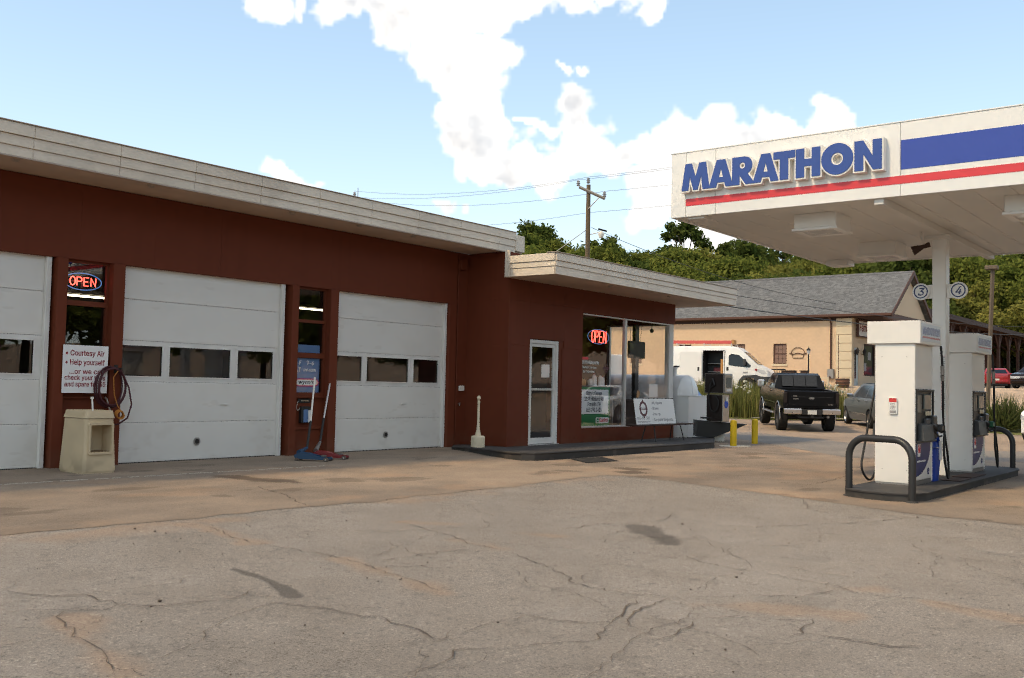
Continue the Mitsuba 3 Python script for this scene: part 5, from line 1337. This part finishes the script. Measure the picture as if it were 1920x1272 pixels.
# pickup
V, P = mk('pickup_truck', 'lifted black pickup truck seen from behind in front of the reeds', 'pickup truck', 32.50, 12.74, .57, 0.0, .035, (.90, .90, .98))
tb = shell([(-1.17, .84), (-1.19, 1.38), (-1.15, 1.41), (.95, 1.43), (1.02, 1.48), (1.24, 1.88), (1.45, 1.955), (2.3, 1.95), (2.55, 1.90), (3.15, 1.47), (4.45, 1.38), (4.62, 1.22), (4.64, .80), (4.2, .72), (.6, .72)],
           [(-.95, .6), (-1.0, .95), (-1.0, 1.12), (-.955, 1.43), (-.76, 1.97), (-.5, 2.1)], [(-1.2, -.9), (-1.1, -1.0), (4.2, -1.0), (4.66, -.8)], [(0, .46), (3.72, .46)], .53)
tb = tb - m3.Manifold.cube((1.9, 1.62, 1)).translate((-1.05, -.81, 1.0))
part(V, 'body', P(tb), 'm_car_black', 28)
for s in (-1, 1):
    part(V, 'side_window', P(on_side(tb, [(1.38, 1.50), (1.52, 1.86), (2.02, 1.87), (2.02, 1.49)], s)), 'm_car_glass')
    part(V, 'side_window', P(on_side(tb, [(2.10, 1.49), (2.10, 1.87), (2.42, 1.84), (2.88, 1.50)], s)), 'm_car_glass')
    part(V, 'door_handle', P(box(1.55, 1.72, s * 1.0 - .012, s * 1.0 + .012, 1.30, 1.335, .006)), 'm_car_black')
    part(V, 'door_seam', P(on_side(tb, [(2.045, .80), (2.045, 1.45), (2.06, 1.45), (2.06, .80)], s, .004)), 'm_black')
    part(V, 'side_trim', P(on_side(tb, [(.62, .93), (.62, .955), (3.12, .955), (3.12, .93)], s, .006)), 'm_chrome')
    for xx in (0, 3.72):
        part(V, 'arch_flare', P(tube([(xx + .545 * math.cos(a), s * 1.0, .46 + .545 * math.sin(a)) for a in np.linspace(-.1, 3.25, 16)], .022, 6)), 'm_steel', True)
    part(V, 'mirror', P(box(2.75, 2.95, *sorted((s * 1.04, s * 1.30)), 1.42, 1.68, .04)), 'm_chrome')
    part(V, 'running_board', P(box(.65, 3.05, *sorted((s * .88, s * 1.08)), .55, .60, .015)), 'm_steel_dull')
    part(V, 'tail_lamp', P(box(-1.205, -1.10, *sorted((s * .86, s * .985)), 1.0, 1.36, .015)), 'm_car_brown')
    part(V, 'bumper_end', P(box(-1.36, -1.20, *sorted((s * .36, s * 1.0)), .64, .82, .025)), 'm_chrome')
    part(V, 'bumper_sensor', P(cyl((-1.363, s * .72, .70), (-1.355, s * .72, .70), .018, n=8)), 'm_black')
    part(V, 'rear_window', P(ext([(.985, 1.50), (1.20, 1.86), (1.19, 1.87), (.975, 1.505)], *sorted((s * .24, s * .66)), 'xz')), 'm_car_glass')
part(V, 'rear_slider', P(ext([(.982, 1.50), (1.197, 1.86), (1.187, 1.87), (.972, 1.505)], -.215, .215, 'xz')), 'm_car_glass')
part(V, 'tailgate', P(box(-1.205, -1.18, -.80, .80, .90, 1.385, .012)), 'm_car_black')
part(V, 'tailgate_crease', P(box(-1.212, -1.203, -.74, .74, 1.20, 1.215, .003)), 'm_black')
part(V, 'badge', P(cat(ext(affinity.scale(Point(0, 1.17).buffer(.10, quad_segs=8), 1, .38), -1.216, -1.205, 'yz'), )), 'm_chrome')
part(V, 'badge_strip', P(cat(box(-1.211, -1.204, .52, .66, 1.22, 1.25), box(-1.211, -1.204, .46, .66, 1.13, 1.155), box(-1.211, -1.204, -.76, -.58, .955, .972))), 'm_chrome')
part(V, 'bumper_step', P(box(-1.35, -1.20, -.355, .355, .62, .80, .015)), 'm_black')
part(V, 'number_plate', P(box(-1.362, -1.352, -.16, .16, .64, .78)), 'm_plate')
part(V, 'hitch', P(cat(box(-1.40, -.9, -.05, .05, .52, .60, .01), box(-1.2, -1.12, -.45, .45, .50, .57, .01))), 'm_black')
part(V, 'chassis', P(cat(box(-.9, 4.3, -.42, -.32, .52, .74), box(-.9, 4.3, .32, .42, .52, .74), cyl((0, -.8, .46), (0, .8, .46), .07), cyl((0, 0, .46), (.1, 0, .46), .16), box(.4, 1.6, -.7, -.4, .5, .72))), 'm_black')
part(V, 'exhaust', P(cyl((-1.1, -.62, .55), (-.4, -.62, .55), .045)), 'm_steel_dull')
wheels(V, P, (0, 3.72), 1.02, .455, .33, .24, 'm_car_cladding')
# van
V, P = mk('service_van', 'white service van with its side door open and a red ladder on top', 'van', 48.65, 25.6, -1.33, None, 0.0, .98)
vb = shell([(-1.0, .42), (-1.02, 2.2), (-.95, 2.38), (-.6, 2.45), (2.5, 2.47), (2.85, 2.40), (3.1, 2.22), (3.95, 1.46), (4.45, 1.22), (4.6, 1.05), (4.68, .70), (4.66, .34), (4.2, .28)],
           [(-.93, .2), (-1.0, .6), (-1.02, 1.2), (-.97, 1.9), (-.86, 2.36), (-.6, 2.6)], [(-1.1, -1.02), (3.6, -1.02), (4.45, -.86), (4.72, -.5)], [(0, .36), (3.5, .36)], .43, 1.3)
vb = vb - m3.Manifold.cube((1.22, 1.5, 1.72)).translate((1.00, -1.2, .50))
vb = vb - m3.Manifold.cube((4.0, 1.7, 1.6)).translate((-.9, -.85, .62)) if False else vb
part(V, 'body', P(vb), 'm_car_white', 28)
part(V, 'cargo_bay', P(cat(box(1.01, 2.21, .28, .295, .51, 2.21), box(1.005, 1.02, -.9, .28, .51, 2.21), box(2.195, 2.215, -.9, .28, .51, 2.21), box(1.01, 2.21, -.95, .28, 2.195, 2.215), box(1.01, 2.21, -.95, .28, .502, .515))), 'm_black')
ins = part(V, 'shelf', P(cat(box(1.08, 2.08, -.1, .26, 1.05, 1.08), box(1.08, 2.08, -.1, .26, 1.5, 1.53))), 'm_steel_dull')
part(V, 'toolbox', P(box(1.4, 1.8, -.08, .2, 1.081, 1.3, .02)), 'm_jackred')
part(V, 'toolbox', P(box(1.13, 1.36, -.5, -.1, .52, .85, .02)), 'm_steel_dull')
part(V, 'plank', P(box(1.96, 2.07, -.85, -.75, .52, 1.75)), 'm_orangewood')
part(V, 'door_edge', P(box(2.12, 2.18, -.99, -.9, .55, 2.18)), 'm_tank')
part(V, 'sliding_door', P(cat(box(-.27, .98, -1.075, -1.035, .50, 2.16, .02))), 'm_car_white')
part(V, 'door_rail', P(box(-.9, .98, -1.05, -1.02, 1.30, 1.34)), 'm_car_white')
for s in (-1, 1):
    part(V, 'side_window', P(on_side(vb, [(2.42, 1.42), (2.42, 1.94), (2.54, 2.04), (2.95, 1.98), (3.62, 1.40), (3.55, 1.30), (2.8, 1.36)], s)), 'm_car_glass')
    part(V, 'door_handle', P(box(2.30, 2.42, *sorted((s * 1.0, s * 1.035)), 1.12, 1.32, .01)), 'm_black')
    part(V, 'mirror', P(cat(box(3.22, 3.36, *sorted((s * 1.04, s * 1.24)), 1.42, 1.76, .03))), 'm_car_cladding')
    part(V, 'cladding', P(on_side(vb, [(2.95, .30), (3.0, .66), (3.2, .88), (3.9, .92), (4.1, .84), (4.7, .82), (4.7, .28)], s, .02)), 'm_car_cladding')
    part(V, 'headlamp', P(on_side(vb, [(3.92, 1.10), (3.96, 1.24), (4.30, 1.16), (4.45, .98), (4.2, .96)], s, .012)), 'm_lamp_clear')
    part(V, 'marker_lamp', P(on_side(vb, [(3.80, 1.18), (3.85, 1.26), (3.95, 1.24), (3.90, 1.10)], s, .014)), 'm_lamp_red')
    part(V, 'badge', P(box(3.20, 3.45, *sorted((s * 1.02, s * 1.03)), 1.00, 1.08)), 'm_print_grey')
part(V, 'sliding_door_handle', P(box(.74, .84, -1.10, -1.075, 1.10, 1.30, .01)), 'm_black')
ws_ = vb.scale((1.006, 1, 1.004)) ^ prof(sym([(-.80, 1.50), (-.66, 2.16)]), 2.6, 5.0, 'yz') ^ prof([(3.05, 2.4), (3.05, 1.95), (3.62, 1.48), (4.3, 1.48), (4.3, 2.4)], -1, 1, 'xz')
part(V, 'windscreen', P(ws_), 'm_car_glass')
part(V, 'grille', P(cat(box(4.60, 4.70, -.55, .55, .55, .92, .02))), 'm_black')
part(V, 'grille_bar', P(cat(*[box(4.695, 4.715, y, y + .07, .58, .90, .006) for y in np.arange(-.5, .5, .15)], *[box(4.696, 4.716, -.52, .52, z, z + .05, .006) for z in (.6, .72, .84)])), 'm_chrome')
part(V, 'roof_rack', P(cat(*[box(x, x + .05, -.85, .85, 2.56, 2.60) for x in (-.5, 1.0, 2.5)], *[box(x, x + .05, y, y + .04, 2.40, 2.56) for x in (-.5, 1.0, 2.5) for y in (-.8, .76)])), 'm_alu')
part(V, 'rear_hinge', P(box(-1.06, -1.02, -.95, -.8, 1.9, 2.25, .01)), 'm_black')
wheels(V, P, (0, 3.5), .98, .36, .24, .21)
W_, P2 = mk('ladder', 'long red ladder lying on the roof rack of the white van', 'ladder', 48.65, 25.6, -1.33, None, 0.0, .98)
part(W_, 'stile', P2(cat(box(-.85, 2.5, -.72, -.66, 2.605, 2.76, .01), box(-.85, 2.5, -.24, -.18, 2.605, 2.76, .01))), 'm_ladder')
part(W_, 'rung', P2(cat(*[cyl((x, -.68, 2.67), (x, -.22, 2.67), .018, n=6) for x in np.arange(-.7, 2.5, .3)])), 'm_ladder')
part(W_, 'end_cap', P2(box(2.50, 2.66, -.75, -.15, 2.56, 2.80, .02)), 'm_orangewood')


def car(key, lab, cat_, x, y, th, paint, suv=0.0, z=None, tilt=0.0, L=4.6):
    """an ordinary car; suv raises and squares the roof"""
    V, P = mk(key, lab, cat_, x, y, th, z, tilt)
    h = 1.42 + suv; k = suv * 1.6; e = L - 1.85
    body = shell([(-.92, .36), (-1.0, .70), (-.96, .98 + suv * .3), (-.80 - k * .2, 1.02 + suv * .35), (-.30 - k, h - .10), (.10 - k, h), (1.35, h), (1.75, h - .08), (2.45, 1.0 + suv * .35), (e + .55, .86 + suv * .3), (e + .80, .66), (e + .82, .34), (e + .3, .24), (.5, .22)],
                 [(-.80, .15), (-.90, .5), (-.91, .72), (-.86, .98 + suv * .3), (-.62 - suv * .15, h - .02), (-.4, h + .1)], [(-1.02, -.62), (-.82, -.88), (.2, -.92), (e, -.91), (e + .6, -.78), (e + .84, -.45)], [(0, .32), (e - .05, .32)], .385)
    part(V, 'body', P(body), paint, 26)
    zb_, zt = 1.0 + suv * .38, h - .09
    for s in (-1, 1):
        part(V, 'side_window', P(on_side(body, [(-.45 - k * .8, zb_), (-.15 - k * .8, zt - .02), (.55, zt), (.55, zb_)], s)), 'm_car_glass')
        part(V, 'side_window', P(on_side(body, [(.63, zb_), (.63, zt), (1.35, zt), (1.62, zt - .08), (2.15, zb_)], s)), 'm_car_glass')
        part(V, 'door_handle', P(cat(*[box(a, a + .16, *sorted((s * .885, s * .925)), .90 + suv * .3, .93 + suv * .3, .008) for a in (.30, 1.25)])), 'm_chrome' if paint == 'm_car_grey' else paint)
        part(V, 'mirror', P(cat(box(1.92, 2.10, *sorted((s * .93, s * 1.12)), zb_ - .02, zb_ + .13, .03), box(1.95, 2.02, *sorted((s * .84, s * .94)), zb_ - .0, zb_ + .05))), 'm_chrome' if paint == 'm_car_grey' else paint)
        part(V, 'tail_lamp', P(on_side(body, [(-1.05, .72), (-1.05, .96 + suv * .35), (-.74, .95 + suv * .35), (-.80, .78)], s, .012)), 'm_lamp_red')
        part(V, 'headlamp', P(on_side(body, [(e + .25, .70), (e + .30, .86 + suv * .2), (e + .62, .80 + suv * .2), (e + .84, .64)], s, .012)), 'm_lamp_clear')
        part(V, 'side_trim', P(on_side(body, [(.42, .48), (.42, .50), (e - .5, .50), (e - .5, .48)], s, .006)), 'm_chrome')
    part(V, 'rear_window', P(body.scale((1.012, 1, 1.006)) ^ prof(sym([(-.68, zb_ + .04), (-.55, zt)]), -1.2, .2, 'yz') ^ prof([(-1.3, zb_), (-1.3, h - .11), (-.10 - k, h - .11), (-.62 - k * .4, zb_)], -1, 1, 'xz')), 'm_car_glass')
    part(V, 'windscreen', P(body.scale((1.006, 1, 1.006)) ^ prof(sym([(-.72, zb_), (-.56, zt)]), 1.3, 3.0, 'yz') ^ prof([(1.62, h), (1.70, h - .16), (2.25, zb_ + .02), (3, zb_ + .02), (3, h)], -1, 1, 'xz')), 'm_car_glass')
    part(V, 'bumper', P(cat(box(-1.045, -.96, -.70, .70, .42, .60, .03), box(e + .78, e + .85, -.6, .6, .36, .54, .03))), paint)
    part(V, 'number_plate', P(box(-1.055, -1.046, -.16, .16, .55, .67)), 'm_plate')
    part(V, 'underbody', P(box(-.8, e + .6, -.7, .7, .2, .34)), 'm_black')
    wheels(V, P, (0, e - .05), .90, .325, .21, .215)
    return V


car('minivan', 'grey minivan parked to the right of the pickup, partly behind the pump', 'minivan', 36.5, 11.0, .595, 'm_car_grey', .20, None, .02, 5.0)
car('white_car', 'white car at the right edge of the lot by the bushes', 'car', 34.0, 4.42, 2.95, 'm_car_white')
car('red_car', 'shiny red car parked before the timber building', 'car', 75.9, 15.9, .25, 'm_car_red')
car('dark_suv', 'dark brown suv parked right of the red car', 'suv', 73.6, 12.0, 2.75, 'm_car_brown', .28)
car('blue_car', 'pale blue car mostly hidden between the tank and the old pump', 'car', 31.2, 16.9, .60, 'm_car_blue')
V, P = mk('box_trailer', 'white box trailer with a round emblem seen through the shop glass', 'trailer', 30.3, 20.6, -.62)
part(V, 'box', P(box(-1.6, 1.6, -.9, .9, .62, 2.45, .03)), 'm_tank')
part(V, 'emblem', P(ext(Point(-.2, 1.7).buffer(.26).difference(Point(-.2, 1.7).buffer(.17)), -.906, -.9015)), 'm_maroon')
part(V, 'tow_bar', P(cat(tube([(1.6, -.5, .55), (2.6, 0, .5)], .04, 6), tube([(1.6, .5, .55), (2.6, 0, .5)], .04, 6))), 'm_black')
wheels(V, P, (-.2,), .98, .32, .2, .2)

# ------------------------------------------------------------------ poles and wires
def insul(x, y, z, s=1):
    return lathe([(0, 0), (.05 * s, 0), (.09 * s, .05 * s), (.05 * s, .08 * s), (.10 * s, .13 * s), (.05 * s, .17 * s), (.08 * s, .22 * s), (.03 * s, .27 * s), (0, .28 * s)], (x, y, z), 10)


UP_ = thing('utility_pole', 'tall wooden utility pole with a tilted cross arm behind the shop roof', 'utility pole')
ux, uy = 45.6, 30.33
ugz = float(g(ux, uy))
part(UP_, 'pole', cyl((ux, uy, ugz), (ux - .02, uy, 12.55), .17, .115, 12), 'm_pole', 30)
cad = np.array([.45, -.893]); ca = np.array([ux, uy])
e0, e1 = ca - cad * .52, ca + cad * .92
part(UP_, 'cross_arm', (lambda q: q)(cat(tube([(e0[0] - .17, e0[1] - .1, 12.40), (e1[0] - .17, e1[1] - .1, 11.72)], .085, 4))), 'm_crossarm')
part(UP_, 'brace', tube([(e1[0] - .3 * .45 - .17, e1[1] + .3 * .893 - .1, 11.82), (ux - .14, uy - .05, 11.15)], .025, 6), 'm_steel_dull')
IN = [(ux - .02 - .25, uy + .15, 12.70), (e0[0] - .1, e0[1], 12.48), (e1[0] - .17, e1[1] - .05, 11.95)]
part(UP_, 'insulator', insul(ux - .05, uy, 12.62, 1.2), 'm_porcelain', 40)
part(UP_, 'insulator', insul(e0[0] - .12, e0[1], 12.47, 1.2), 'm_porcelain', 40)
part(UP_, 'insulator', insul(e1[0] - .17, e1[1] - .06, 11.80, 1.2), 'm_porcelain', 40)
part(UP_, 'street_light', cat(tube([(ux, uy, 9.75), (ux + .35, uy - .5, 9.9)], .03, 6), lathe([(.10, -.28), (.17, -.1), (.15, 0), (.05, .1), (0, .12)], (ux + .42, uy - .6, 9.88), 12)), 'm_offwhite', 40)
P2_ = thing('far_utility_pole', 'distant utility pole top with a transformer above the garage roof', 'utility pole')
qx, qy = 51.2, 55.2
qz = float(g(qx, qy))
part(P2_, 'pole', cyl((qx, qy, qz), (qx, qy, 15.2), .18, .12, 10), 'm_pole', 30)
part(P2_, 'transformer', lathe([(0, 14.55), (.24, 14.55), (.26, 14.6), (.26, 15.3), (.2, 15.36), (0, 15.4)], (qx - .1, qy + .2, 0), 14), 'm_steel_dull', 30)
part(P2_, 'cross_arm', tube([(qx - .5, qy + 1.1, 14.9), (qx + .5, qy - 1.1, 14.5)], .08, 4), 'm_crossarm')
part(P2_, 'insulator', cat(insul(qx - .05, qy, 15.3, 1.4), insul(qx - .5, qy + 1.1, 15.0, 1.4), insul(qx + .5, qy - 1.1, 14.55, 1.4), box(qx + .1, qx + .14, qy - .2, qy - .16, 15.3, 16.0)), 'm_porcelain', 40)


def wire(name, lab, a, b, sag, r=.012, m='m_wire'):
    a, b = np.array(a, float), np.array(b, float)
    t = np.linspace(0, 1, 26)[:, None]
    p = a + (b - a) * t; p[:, 2] -= (4 * sag * t * (1 - t))[:, 0]
    single(name, tube(p, r, 5), m, lab, 'wire')


far = [(qx - .05, qy, 15.75), (qx - .5, qy + 1.1, 15.4), (qx + .5, qy - 1.1, 14.95), (qx, qy, 13.3)]
near = [(ux - .05, uy, 12.98), (e0[0] - .12, e0[1], 12.82), (e1[0] - .17, e1[1] - .06, 12.14), (ux, uy, 11.0)]
past = [(41.0, 2.0, 12.6), (40.6, 2.6, 12.4), (41.6, 1.0, 11.8), (41, 2, 10.7)]
nm = ['topmost overhead wire', 'second overhead wire from the top', 'third overhead wire from the top', 'lowest long overhead wire']
for i in range(4):
    wire('power_line', nm[i] + ' between the two utility poles', far[i], near[i], .55, .010)
    wire('power_line', nm[i] + ' running right from the near pole', near[i], past[i], .35, .010)
wire('service_drop', 'slack service wire falling right from the near pole past the trees', (ux + .05, uy - .2, 10.15), (66, 18.4, 6.6), 1.0, .016)
wire('service_drop', 'upper service wire crossing the grey shingle roof', (30.0, 20.0, 5.6), (78, 12.0, 6.2), .55, .014)
wire('service_drop', 'lower thicker service wire crossing the grey shingle roof', (30.0, 20.2, 5.15), (78, 11.8, 5.7), .60, .022)
wire('guy_wire', 'pale guy wire sloping left from the near pole into the trees', (ux, uy, 10.1), (49.5, 43.0, 5.5), .0, .022, 'm_wire_pale')
single('cable_splice', lathe([(0, -.2), (.05, -.15), (.05, .15), (0, .2)], (ux + .55, uy - .4, 10.12), 8) if False else cyl((ux + .35, uy - .45, 10.10), (ux + .75, uy - .75, 10.0), .05, n=8), 'm_black', 'dark splice case on the service wire beside the near pole', 'cable splice')
LP_ = thing('light_pole', 'tall brown parking lot light pole on a pale concrete base', 'light pole')
lx, ly = 45.7, 9.9
lz = float(g(lx, ly))
part(LP_, 'base', cyl((lx, ly, lz - .2), (lx, ly, lz + .66), .24, .22, 16), 'm_quoin', 30)
part(LP_, 'shaft', tube([(lx, ly, lz + .66), (lx - .2, ly - .24, 6.75)], .085, 4), 'm_pole_brown')
part(LP_, 'head', box(lx - .42, lx - .08, ly - .46, ly + .04, 6.66, 6.84, .03), 'm_pole_brown')

# ------------------------------------------------------------------ reeds, bushes
def blades(n, place, h, w, lean=.35):
    v, f = [], []
    for i in range(n):
        x, y = place(); z = float(g(x, y)); hh = h * (.55 + .6 * rng.random()); a = rng.random() * 6.28
        d = np.array([math.cos(a), math.sin(a), 0]); s_ = np.array([-d[1], d[0], 0]) * w * (.6 + .8 * rng.random()); ln = lean * hh * rng.random()
        o = np.array([x, y, z]); b = len(v)
        v += [o - s_, o + s_, o + d * ln * .35 + [0, 0, hh * .6] - s_ * .7, o + d * ln * .35 + [0, 0, hh * .6] + s_ * .7, o + d * ln + [0, 0, hh * .97]]
        f += [(b, b + 1, b + 3), (b, b + 3, b + 2), (b + 2, b + 3, b + 4)]
    return np.array(v), np.array(f)


def in_poly(poly):
    p = Polygon(poly); x0, y0, x1, y1 = p.bounds

    def place():
        while True:
            x, y = x0 + (x1 - x0) * rng.random(), y0 + (y1 - y0) * rng.random()
            if p.contains(Point(x, y)):
                return x, y
    return place


bed = [(38.4, 16.7), (39.5, 15.9), (42.0, 14.2), (43.6, 15.2), (44.6, 16.8), (42.5, 21.5), (40.0, 24.5), (37.0, 25.5)]
k = fresh('reeds'); scene[k] = mikit.ply(blades(5200, in_poly(bed), 1.35, .022), 'm_reed'); labels[k] = {'label': 'tall green and straw coloured reeds along the verge behind the pickup', 'category': 'reeds', 'kind': 'stuff'}
bed2 = [(42.3, 13.8), (42.2, 11.6), (44.2, 11.2), (46.5, 13.0), (44.5, 15.2)]
k = fresh('verge_grass'); scene[k] = mikit.ply(blades(900, in_poly(bed2), .75, .018), 'm_reed'); labels[k] = {'label': 'lower sparse grass on the verge between the pickup and the minivan', 'category': 'grass', 'kind': 'stuff'}
pf = in_poly(bed); fl = []
for i in range(46):
    x, y = pf(); z = float(g(x, y)) + 1.0 + .4 * rng.random()
    fl += [(np.array([x, y, z]) + rng.normal(0, .05, 3) + m[0], m[1]) for m in [box(-.035, .035, -.035, .035, -.03, .03, .015) for _ in range(4)]]
k = fresh('seed_heads'); scene[k] = mikit.ply(cat(*fl), 'm_flower'); labels[k] = {'label': 'pale flower heads scattered among the reeds', 'category': 'flowers', 'kind': 'stuff'}
kb = struct('kerb', slab([(37.4, 16.9), (37.9, 17.0), (39.6, 15.6), (42.6, 13.4), (42.4, 11.0), (42.0, 11.0), (42.1, 13.2), (39.2, 15.25)], .10), 'm_kerb')
for i, (bxx, byy, s, lab) in enumerate([(38.6, 7.9, 1.0, 'leafy green shrub at the foot of the light pole'), (40.3, 7.3, .85, 'paler shrub right of the light pole base'), (39.6, 9.3, .6, 'low shrub left of the light pole base')]):
    k = thing('shrub', lab, 'shrub')
    z = float(g(bxx, byy)); cl = []; n = 900
    c0 = rng.normal(0, .5, (n, 3)) * [s * .85, s * .85, 0]
    for q in range(n):
        a = rng.random() * 6.28; el = rng.random() * 1.35 + .15; L = s * (.5 + 1.0 * rng.random())
        o = np.array([bxx, byy, z]) + [rng.normal(0, .28 * s), rng.normal(0, .28 * s), .05]
        d = np.array([math.cos(a) * math.cos(el) * .8, math.sin(a) * math.cos(el) * .8, math.sin(el)])
        s_ = np.cross(d, rng.normal(0, 1, 3)); s_ *= .03 / (np.linalg.norm(s_) + 1e-9)
        cl.append((np.array([o + d * L * .35 - s_, o + d * L * .35 + s_, o + d * L + s_ * .4]), np.array([[0, 1, 2]])))
    part(k, 'foliage', cat(*cl), 'm_bush')
    part(k, 'stem', cat(*[tube([(bxx, byy, z), (bxx + rng.normal(0, .3 * s), byy + rng.normal(0, .3 * s), z + s * .8)], .014, 5) for _ in range(9)]), 'm_bark')
struct('bush_bed', slab([(36.6, 6.6), (38.3, 9.9), (42.5, 10.6), (47.2, 11.5), (47.5, 8.8), (42, 5.6)], .014), 'm_grass_bed')

# ------------------------------------------------------------------ trees
def tree_parts(seed, h, w, kind):
    r = np.random.default_rng(seed)
    trunk_h = h * (.75 if kind == 'cedar' else .55)
    tr_ = [tube([(0, 0, -1), (r.normal(0, .1), r.normal(0, .1), trunk_h * .5), (r.normal(0, .25), r.normal(0, .25), trunk_h)], [.022 * h, .016 * h, .006 * h], 7)]
    blobs = []
    nb = {'broad': 44, 'cedar': 22, 'loose': 26}[kind]
    for i in range(nb):
        if kind == 'cedar':
            t = (i + .5) / nb; rad = w * .5 * (1 - t) ** .7
            a = i * 2.4; blobs.append((np.array([math.cos(a) * rad * .5, math.sin(a) * rad * .5, h * (.10 + .88 * t)]), max(.35, rad * .75)))
        else:
            a, u = r.random() * 6.28, r.random()
            rr = w * .5 * (.25 + .75 * math.sqrt(r.random())); zz = h * (.30 + .62 * u)
            rr *= math.sqrt(max(.08, 1 - ((zz / h - .52) / .50) ** 2))
            c_ = np.array([math.cos(a) * rr, math.sin(a) * rr, zz])
            blobs.append((c_, w * r.uniform(.09, .17) * (1.0 if kind == 'broad' else .85)))
            if i % 3 == 0:
                tr_.append(tube([(0, 0, trunk_h * r.uniform(.45, .95)), c_ * [.55, .55, 1] - [0, 0, h * .05], c_], [.007 * h, .005 * h, .002 * h], 5))
    v, f = [], []
    for c_, rad in blobs:
        n = int(210 * (rad / 1.2) ** 1.4) + 70
        d = r.normal(0, 1, (n, 3)); d /= np.linalg.norm(d, axis=1, keepdims=True)
        p = c_ + d * rad * (r.random((n, 1)) ** .5) * [1.15, 1.15, .85] * r.uniform(.75, 1.4, (n, 1))
        nn = d * .7 + r.normal(0, .9, (n, 3)) + [0, 0, .6]; nn /= np.linalg.norm(nn, axis=1, keepdims=True)
        a = np.cross(nn, r.normal(0, 1, (n, 3))); a /= np.linalg.norm(a, axis=1, keepdims=True); b = np.cross(nn, a)
        s = (.13 + .17 * r.random((n, 1))) * (h / 12) ** .5
        q = np.stack([p - a * s * 1.3, p - b * s * .7, p + a * s * 1.3, p + b * s * .7], 1).reshape(-1, 3)
        i0 = len(v) * 0 + sum(len(x) for x in v); i = np.arange(n) * 4 + i0
        v.append(q); f.append(np.vstack([np.stack([i, i + 1, i + 2], 1), np.stack([i, i + 2, i + 3], 1)]))
    return cat(*tr_), (np.vstack(v), np.vstack(f))


KIND = {}
for i, (kd_, h, w, m) in enumerate([('broad', 12, 9.5, 'm_leaf'), ('broad', 13.5, 8.5, 'm_leaf_dark'), ('broad', 11, 9, 'm_leaf_light'), ('cedar', 11.5, 5.0, 'm_leaf_dark'), ('loose', 15, 8, 'm_leaf_dark'), ('broad', 10.5, 8.5, 'm_leaf')]):
    t_, c_ = tree_parts(100 + i, h, w, kd_)
    nm_ = f'tree_kind_{i}'
    scene[nm_] = {'type': 'shapegroup', 'trunk': mikit.ply(t_, 'm_bark'), 'crown': mikit.ply(c_, m)}
    KIND[i] = (nm_, h)
TN = ['mid green broad tree', 'dark green broad tree', 'yellow green broad tree', 'dark pointed cedar', 'tall loose dark tree', 'rounded mid green tree']


def plant(i, x, y, s, lab, grp, name=None, sz=1.0):
    k = fresh(name or ['broad_tree', 'broad_tree', 'broad_tree', 'cedar_tree', 'slender_tree', 'broad_tree'][i])
    z = float(g(x, y))
    scene[k] = {'type': 'instance', 'g': {'type': 'ref', 'id': KIND[i][0]}, 'to_world': T().translate([float(x), float(y), z - .1]).rotate([0, 0, 1], float(rng.random() * 360)).scale([float(s), float(s), float(s * sz)])}
    labels[k] = {'label': lab, 'category': 'tree', 'group': grp}


Rv, Fv = np.array([.6135, -.7897]), np.array([.7891, .6143])
spots = []
for D, cnt, lo, hi in ((118, 22, -2, 66), (130, 24, -4, 72), (143, 26, -6, 78), (157, 26, -6, 86), (172, 28, -8, 94), (188, 28, -8, 102)):
    for q in range(cnt):
        lat = lo + (hi - lo) * (q + .5 + rng.uniform(-.42, .42)) / cnt
        spots.append((D + rng.uniform(-5, 5), lat))
for D, lat in spots:
    x, y = Fv * D + Rv * lat
    i = int(rng.choice([0, 1, 2, 3, 4, 5], p=[.27, .17, .20, .12, .04, .20]))
    band = 'in the front hill row' if D < 137 else 'halfway up the hill' if D < 165 else 'on the skyline'
    u = lat / D * 1857.86 + 960
    side = 'left of the utility pole' if u < 1100 else 'between pole and canopy' if u < 1290 else 'left of the canopy column' if u < 1752 else 'right of the canopy column'
    plant(i, x, y, rng.uniform(.82, 1.16), f'{TN[i]} {band}, {side}', f'{TN[i]}s {band}, {side}', sz=rng.uniform(.9, 1.12))
x, y = Fv * 178 + Rv * 31
plant(4, x, y, 1.25, 'tallest loose crowned tree on the skyline left of the canopy', 'skyline tree')
for lat in (-1.5, .8):      # two crowns above the end of the garage roof
    x, y = Fv * 170 + Rv * lat
    plant(4, x, y, 1.0, 'slender dark tree showing just above the right end of the garage roof', 'trees above the garage roof')
# across the street behind the camera: the woods that the window panes mirror
for q in range(24):
    x, y = -6 + q * 6.2 + rng.uniform(-2, 2), -30 - 7 * rng.random() - .12 * abs(q - 4)
    i = int(rng.choice([0, 1, 2, 5]))
    plant(i, x, y, rng.uniform(.95, 1.3), 'broad tree across the street mirrored in the garage and shop windows', 'trees mirrored in the windows', 'street_tree')
